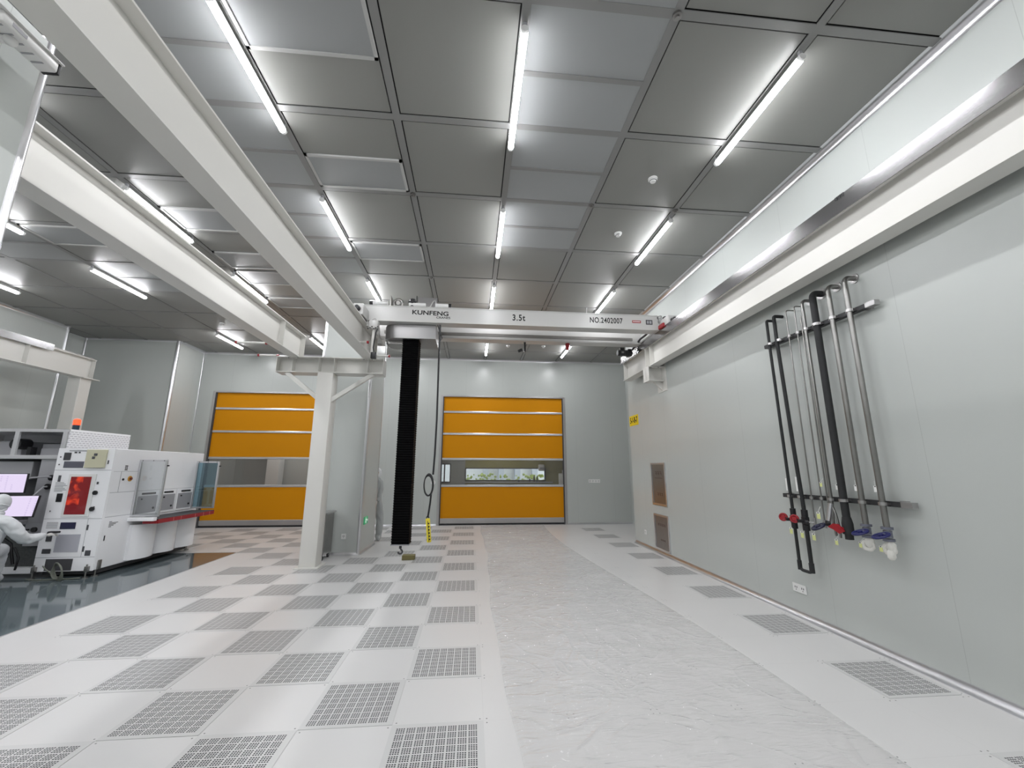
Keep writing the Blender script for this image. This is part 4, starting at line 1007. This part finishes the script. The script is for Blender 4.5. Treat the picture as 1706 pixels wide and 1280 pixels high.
def hand(parent, wrist, dirv, palmn, side, curl=.5, m=SKIN, name='hand'):
    """palm + four unequal fingers + a thumb as one skinned surface"""
    w_ = Vector(wrist); d = Vector(dirv).normalized(); n = (Vector(palmn)-d*Vector(palmn).dot(d)).normalized(); s_ = d.cross(n)*side
    pts = [w_, w_+d*.045, w_+d*.085]; rad = [.024, (.034), (.032)]; ed = [(0, 1), (1, 2)]
    for k, (off, L_) in enumerate(((-.033, .072), (-.011, .080), (.011, .075), (.033, .058))):
        base = len(pts); p0 = w_+d*.088+s_*off
        pts.append(p0); rad.append(.010); ed.append((2, base)); p = p0; a = 0
        for q in range(3):
            a += curl*(.5+.35*q); dd = d*math.cos(a)+n*math.sin(a); p = p+dd*(L_/3); pts.append(p); rad.append(.0092-.0008*q); ed.append((base+q, base+q+1))
    base = len(pts); p = w_+d*.035-s_*.030; pts.append(p); rad.append(.012); ed.append((1, base))
    for q in range(2):
        p = p+(d*.75-s_*.6+n*.35*(q+.5)).normalized()*.032; pts.append(p); rad.append(.0105-.001*q); ed.append((base+q, base+q+1))
    return skin_mesh(name, pts, ed, rad, m, parent, 1)

# seated operator, seen from behind-right, right arm reaching to the control panel
op = thing('person', 'person in white cleanroom suit and hood seated at the monitors, reaching for controls', 'person', (-6.83, 6.85, 0))
px_, py_ = -6.77, 6.72
P_ = [(px_+.0, py_-.04, .54), (px_+.03, py_-.06, .64), (px_+.05, py_-.03, .75), (px_+.05, py_+.03, .90), (px_+.03, py_+.06, .98), (px_+.01, py_+.09, 1.06),     # 0 pelvis .. 5 neck
      (px_+.24, py_+.05, .90), (px_+.33, py_+.10, .74), (px_+.35, py_+.20, .63), (px_+.40, py_+.44, .66),           # right arm: shoulder, mid, elbow, wrist
      (px_-.18, py_+.05, .92), (px_-.26, py_+.12, .74), (px_-.25, py_+.30, .69), (px_-.20, py_+.46, .78),           # left arm
      (px_+.04, py_+.08, .47), (px_-.12, py_+.40, .49), (px_-.14, py_+.42, .28), (px_-.14, py_+.40, .09), (px_-.15, py_+.52, .05),
      (px_-.15, py_+.06, .47), (px_-.42, py_+.36, .49), (px_-.44, py_+.40, .28), (px_-.44, py_+.38, .09), (px_-.46, py_+.50, .05)]
E_ = [(0, 1), (1, 2), (2, 3), (3, 4), (4, 5), (3, 6), (6, 7), (7, 8), (8, 9), (3, 10), (10, 11), (11, 12), (12, 13), (0, 14), (14, 15), (15, 16), (16, 17), (17, 18), (0, 19), (19, 20), (20, 21), (21, 22), (22, 23)]
Rr = [(.20, .17), (.27, .22), (.25, .20), (.225, .17), (.14, .12), .075, .095, .085, .078, .042, .105, .095, .088, .042, .12, .095, .08, .065, .05, .12, .095, .08, .065, .05]
body = skin_mesh('body', P_, E_, Rr, SUIT, op, 3)
from mathutils import noise as mn
def crumple(o, amp, sc):
    me = o.data
    ns = [v.normal.copy() for v in me.vertices]
    for v, n_ in zip(me.vertices, ns):
        q = v.co*sc; f = 1-abs(mn.noise(q+Vector((0, 0, q.x*.6))))*2.2; g_ = mn.noise(q*2.3)
        v.co += n_*amp*(f*.8+g_*.5-.3)
crumple(body, .014, 10.)
MB().ball((px_+.015, py_+.11, 1.165), .105, (.90, 1.05, 1.15), 24).build('hood', SUIT, op, 80)
MB().torus((px_+.01, py_+.085, 1.06), (0, -.25, 1), .082, .018, 24, 8).torus((px_+.015, py_+.09, 1.13), (0, .3, 1), .097, .008, 24, 8).build('hood_seam', SUIT, op, 60)
mb = MB(); mb.ball((px_+.015, py_+.165, 1.165), .075, (.8, .7, 1.1), 18); mb.cyl((px_+.015, py_+.21, 1.17), (px_+.015, py_+.235, 1.15), .016, 10, .010); fc = mb.build('face', FACE, op, 80)
mb = MB()
for s_ in (-1, 1): mb.ball((px_+.015+s_*.028, py_+.212, 1.185), .009, n=8)
mb.build('eye', BLACK, fc, 60)
MB().ball((px_+.015, py_+.195, 1.12), .045, (1, .7, .8), 14).build('face_mask', WHITE, fc, 60)
hand(op, P_[9], (.25, .9, .1), (0, .2, -1), 1, .55); hand(op, P_[13], (.1, .9, .1), (0, .2, -1), -1, .5)
jr = MB().box(px_+.36, px_+.50, py_+.50, py_+.56, .68, .71, .008).build('handheld_controller', BLACK); tag(jr, 'slim black controller held in the seated person\'s right hand', 'controller')
ch = thing('work_stool', 'dark office stool under the seated person in white', 'stool', (px_-.02, py_-.02, 0))
MB().cyl((px_-.02, py_, .30), (px_-.02, py_, .34), .19, 28).build('seat', BLACK, ch, 40)
MB().cyl((px_-.02, py_, .08), (px_-.02, py_, .30), .025, 16).build('gas_post', MACHD, ch, 40)
for k in range(5):
    a = k*2*math.pi/5+.3; e = (px_-.02+.27*math.cos(a), py_+.27*math.sin(a))
    l_ = MB().cyl((px_-.02, py_, .10), (e[0], e[1], .065), .018, 10).build('foot', MACHD, ch, 40)
    MB().cyl((e[0]-.012, e[1], .034), (e[0]+.012, e[1], .034), .029, 14).build('castor', BLACK, l_, 40)

# person standing half hidden behind the shaft
sp = thing('person', 'person in grey-white cleanroom suit standing half hidden behind the boxed shaft', 'person', (-2.24, 10.45, 0))
qx, qy = -2.265, 10.45
P2 = [(qx, qy, .88), (qx, qy, 1.02), (qx, qy, 1.18), (qx, qy, 1.33), (qx, qy, 1.41), (qx, qy-.01, 1.47),
      (qx+.09, qy, 1.33), (qx+.09, qy-.04, 1.10), (qx+.08, qy-.10, .96), (qx+.04, qy-.17, .92),
      (qx-.17, qy, 1.34), (qx-.20, qy+.01, 1.08), (qx-.20, qy-.04, .88), (qx-.18, qy-.10, .80),
      (qx+.08, qy, .82), (qx+.12, qy-.01, .46), (qx+.10, qy+.02, .10), (qx+.12, qy-.12, .05),
      (qx-.10, qy, .82), (qx-.12, qy-.01, .46), (qx-.12, qy+.02, .10), (qx-.13, qy-.12, .05)]
E2 = [(0, 1), (1, 2), (2, 3), (3, 4), (4, 5), (3, 6), (6, 7), (7, 8), (8, 9), (3, 10), (10, 11), (11, 12), (12, 13), (0, 14), (14, 15), (15, 16), (16, 17), (0, 18), (18, 19), (19, 20), (20, 21)]
R2 = [(.145, .12), (.13, .115), (.135, .12), (.12, .11), (.085, .08), .055, .075, .062, .055, .035, .075, .062, .055, .035, .105, .088, .075, .045, .105, .088, .075, .045]
crumple(skin_mesh('body', P2, E2, R2, mat('suit_grey', (.42, .44, .44), .8, bump=.6, bscale=12), sp, 3), .012, 6.5)
MB().ball((qx, qy, 1.56), .10, (.9, 1.0, 1.18), 24).build('hood', SUIT, sp, 80)
fc = MB().ball((qx, qy-.05, 1.56), .07, (.8, .8, 1.05), 18).cyl((qx, qy-.10, 1.565), (qx, qy-.125, 1.545), .015, 10, .009).build('face', FACE, sp, 80)
mb = MB()
for s_ in (-1, 1): mb.ball((qx+s_*.027, qy-.103, 1.58), .009, n=8)
mb.build('eye', BLACK, fc, 60); MB().ball((qx, qy-.085, 1.515), .042, (1, .7, .8), 14).build('face_mask', WHITE, fc, 60)
hand(sp, P2[9], (0, -.35, -1), (-.6, -.5, 0), 1, .5); hand(sp, P2[13], (0, -.35, -1), (.6, -.5, 0), -1, .5)

# ------------------------------------------------------------------ rooms behind the doors
OLW = mat('olive_yellow_wall', (.30, .26, .04), .5); GW = mat('corridor_grey', (.42, .43, .41), .45)
Y2 = 17.0
mb = MB(); mb.box(-3.3, -3.2, YF+T, Y2, 0, 3.2); struct(mb.build('wall_corridor_divider', GW))
# right-hand back room wall with strip window
wx0, wx1, wz0, wz1 = -.28, 2.98, 1.18, 1.70
mb = MB(); mb.box(-3.2, -1.35, Y2, Y2+.1, 0, 3.2); mb.box(-.85, wx0, Y2, Y2+.1, 0, 3.2); mb.box(-1.35, -.85, Y2, Y2+.1, 0, 1.12); mb.box(-1.35, -.85, Y2, Y2+.1, 1.86, 3.2); struct(mb.build('wall_room_left', GW))
mb = MB(); mb.box(wx0, wx1, Y2, Y2+.1, 0, wz0); mb.box(wx0, wx1, Y2, Y2+.1, wz1, 3.2); mb.box(wx1, 5.1, Y2, Y2+.1, 0, 3.2); struct(mb.build('wall_room_back', OLW))
struct(MB().box(5.0, 5.1, YF+T, Y2, 0, 3.2).build('wall_room_right', OLW))
struct(MB().box(-10.7, 5.1, YF+T, Y2+.1, 3.2, 3.3).build('ceiling_corridor', GW))
DF = mat('dark_window_frame', (.05, .03, .04), .4)
def win(n, x0, x1, z0, z1, bars):
    t = thing('window_%d' % n, None, None, ((x0+x1)/2, Y2, z0)); struct(t); f = .04
    mb = MB()
    for a in ((x0, x0+f, z0, z1), (x1-f, x1, z0, z1), (x0+f, x1-f, z0, z0+f), (x0+f, x1-f, z1-f, z1)): mb.box(a[0], a[1], Y2-.03, Y2+.05, a[2], a[3])
    for b_ in bars: mb.box(b_-.025, b_+.025, Y2-.02, Y2+.04, z0+f, z1-f)
    mb.build('window_frame', DF, t); MB().box(x0+f, x1-f, Y2+.06, Y2+.064, z0+f, z1-f).build('window_glass', CURT, t)
win(1, wx0, wx1, wz0, wz1, ()); win(2, -1.35, -.85, 1.12, 1.86, (-1.1,))
# outside: hedge, white columns, distant white building
hd = MB(); 
for k in range(420):
    hd.ball((random.uniform(-1, 3.4), 19.2+random.uniform(-.3, .3), random.uniform(.0, 1.42)), random.uniform(.04, .08), (1, .8, .8), 6)
hd = hd.build('hedge', mat('yellow_green_leaves', (.35, .42, .10), .8, noise=.5, nscale=12)); tag(hd, 'pale yellow-green shrubs outside seen through the strip window', 'hedge', None, 'stuff')
og = MB().box(-8, 9, Y2+.1, 30, -.12, -.02).build('ground_outside', mat('pale_ground', (.5, .5, .48), .8)); struct(og)
bo = thing('building', 'white building front with grey columns outside beyond the strip window', 'building', (1, 22, 0))
MB().box(-3, 7, 22.0, 22.3, 0, 6).build('wall', mat('white_render', (.8, .8, .82), .8), bo)
for x in (.55, 1.35, 2.2, 3.1): MB().box(x, x+.28, 21.6, 21.95, 0, 5).build('column', mat('pale_blue_grey', (.50, .53, .60), .7), bo)
# equipment in back room at right and small things on the sill
eq = thing('equipment_cabinet', 'white equipment cabinet in the room behind the right orange door', 'cabinet', (3.6, 15.8, 0))
MB().box(3.35, 4.2, 15.4, 16.2, 0, 1.50, .02).build('body', WHITE, eq); MB().box(3.45, 3.85, 15.385, 15.4, 1.18, 1.42).build('screen_panel', MACHG, eq); MB().cyl((3.42, 15.6, 1.50), (3.42, 15.6, 1.62), .05).build('lamp_post', WHITE, eq, 40)
sp2 = thing('white_unit', 'small white wall unit above the right end of the strip window', 'unit', (2.75, 16.8, 1.6)); MB().box(2.68, 2.92, 16.8, 16.99, 1.58, 1.84, .04).build('body', WHITE, sp2); MB().box(2.72, 2.88, 16.79, 16.8, 1.64, 1.72).build('grille', MACHG, sp2)
for k, (x, h_) in enumerate(((2.30, .12), (2.48, .26), (2.60, .22), (1.85, .08))):
    t = thing('bottle', ['dark squat bottle on the window ledge', 'tallest dark bottle on the window ledge', 'dark bottle right of the tallest on the ledge', 'lowest leftmost dark bottle on the window ledge'][k]+' behind the right door', 'bottle', (x, 16.75, 1.16), 'bottles on the window ledge')
    MB().cyl((x, 16.75, 1.161), (x, 16.75, 1.161+h_*.65), .035, 14).cyl((x, 16.75, 1.161+h_*.65), (x, 16.75, 1.161+h_), .03, 14, .012).build('glass_body', mat('dark_bottle', (.04, .02, .03), .2), t, 40); MB().cyl((x, 16.75, 1.161+h_), (x, 16.75, 1.18+h_), .014, 12).build('cap', WHITE, t, 40)
struct(MB().box(-.4, 3.2, 16.6, 16.98, 1.12, 1.16).build('trim_30', GW))
struct(MB().box(-8.4, -3.3, 15.8, 15.9, 0, 3.2).build('wall_corridor_back', wall_mat('corridor_panel', (.40, .41, .39), 0, .9, .2)))
struct(MB().box(-8.5, -8.4, YF+T, 15.9, 0, 3.2).build('wall_corridor_left', GW))
struct(MB().box(-7.05, -6.65, 15.2, 15.6, 0, 3.2).build('wall_corridor_pillar', WHITE))
for x, y, l in ((1., 15.2, 'added unseen tube light brightening the room behind the right orange door'), (-6., 14.6, 'added unseen tube light brightening the corridor behind the left orange door')):  # out-of-sight tubes added to light the back room and corridor
    t = copy_tree(proto); t.location = (x, y, 3.2); t.rotation_euler = (0, 0, math.pi/2); t['label'] = l
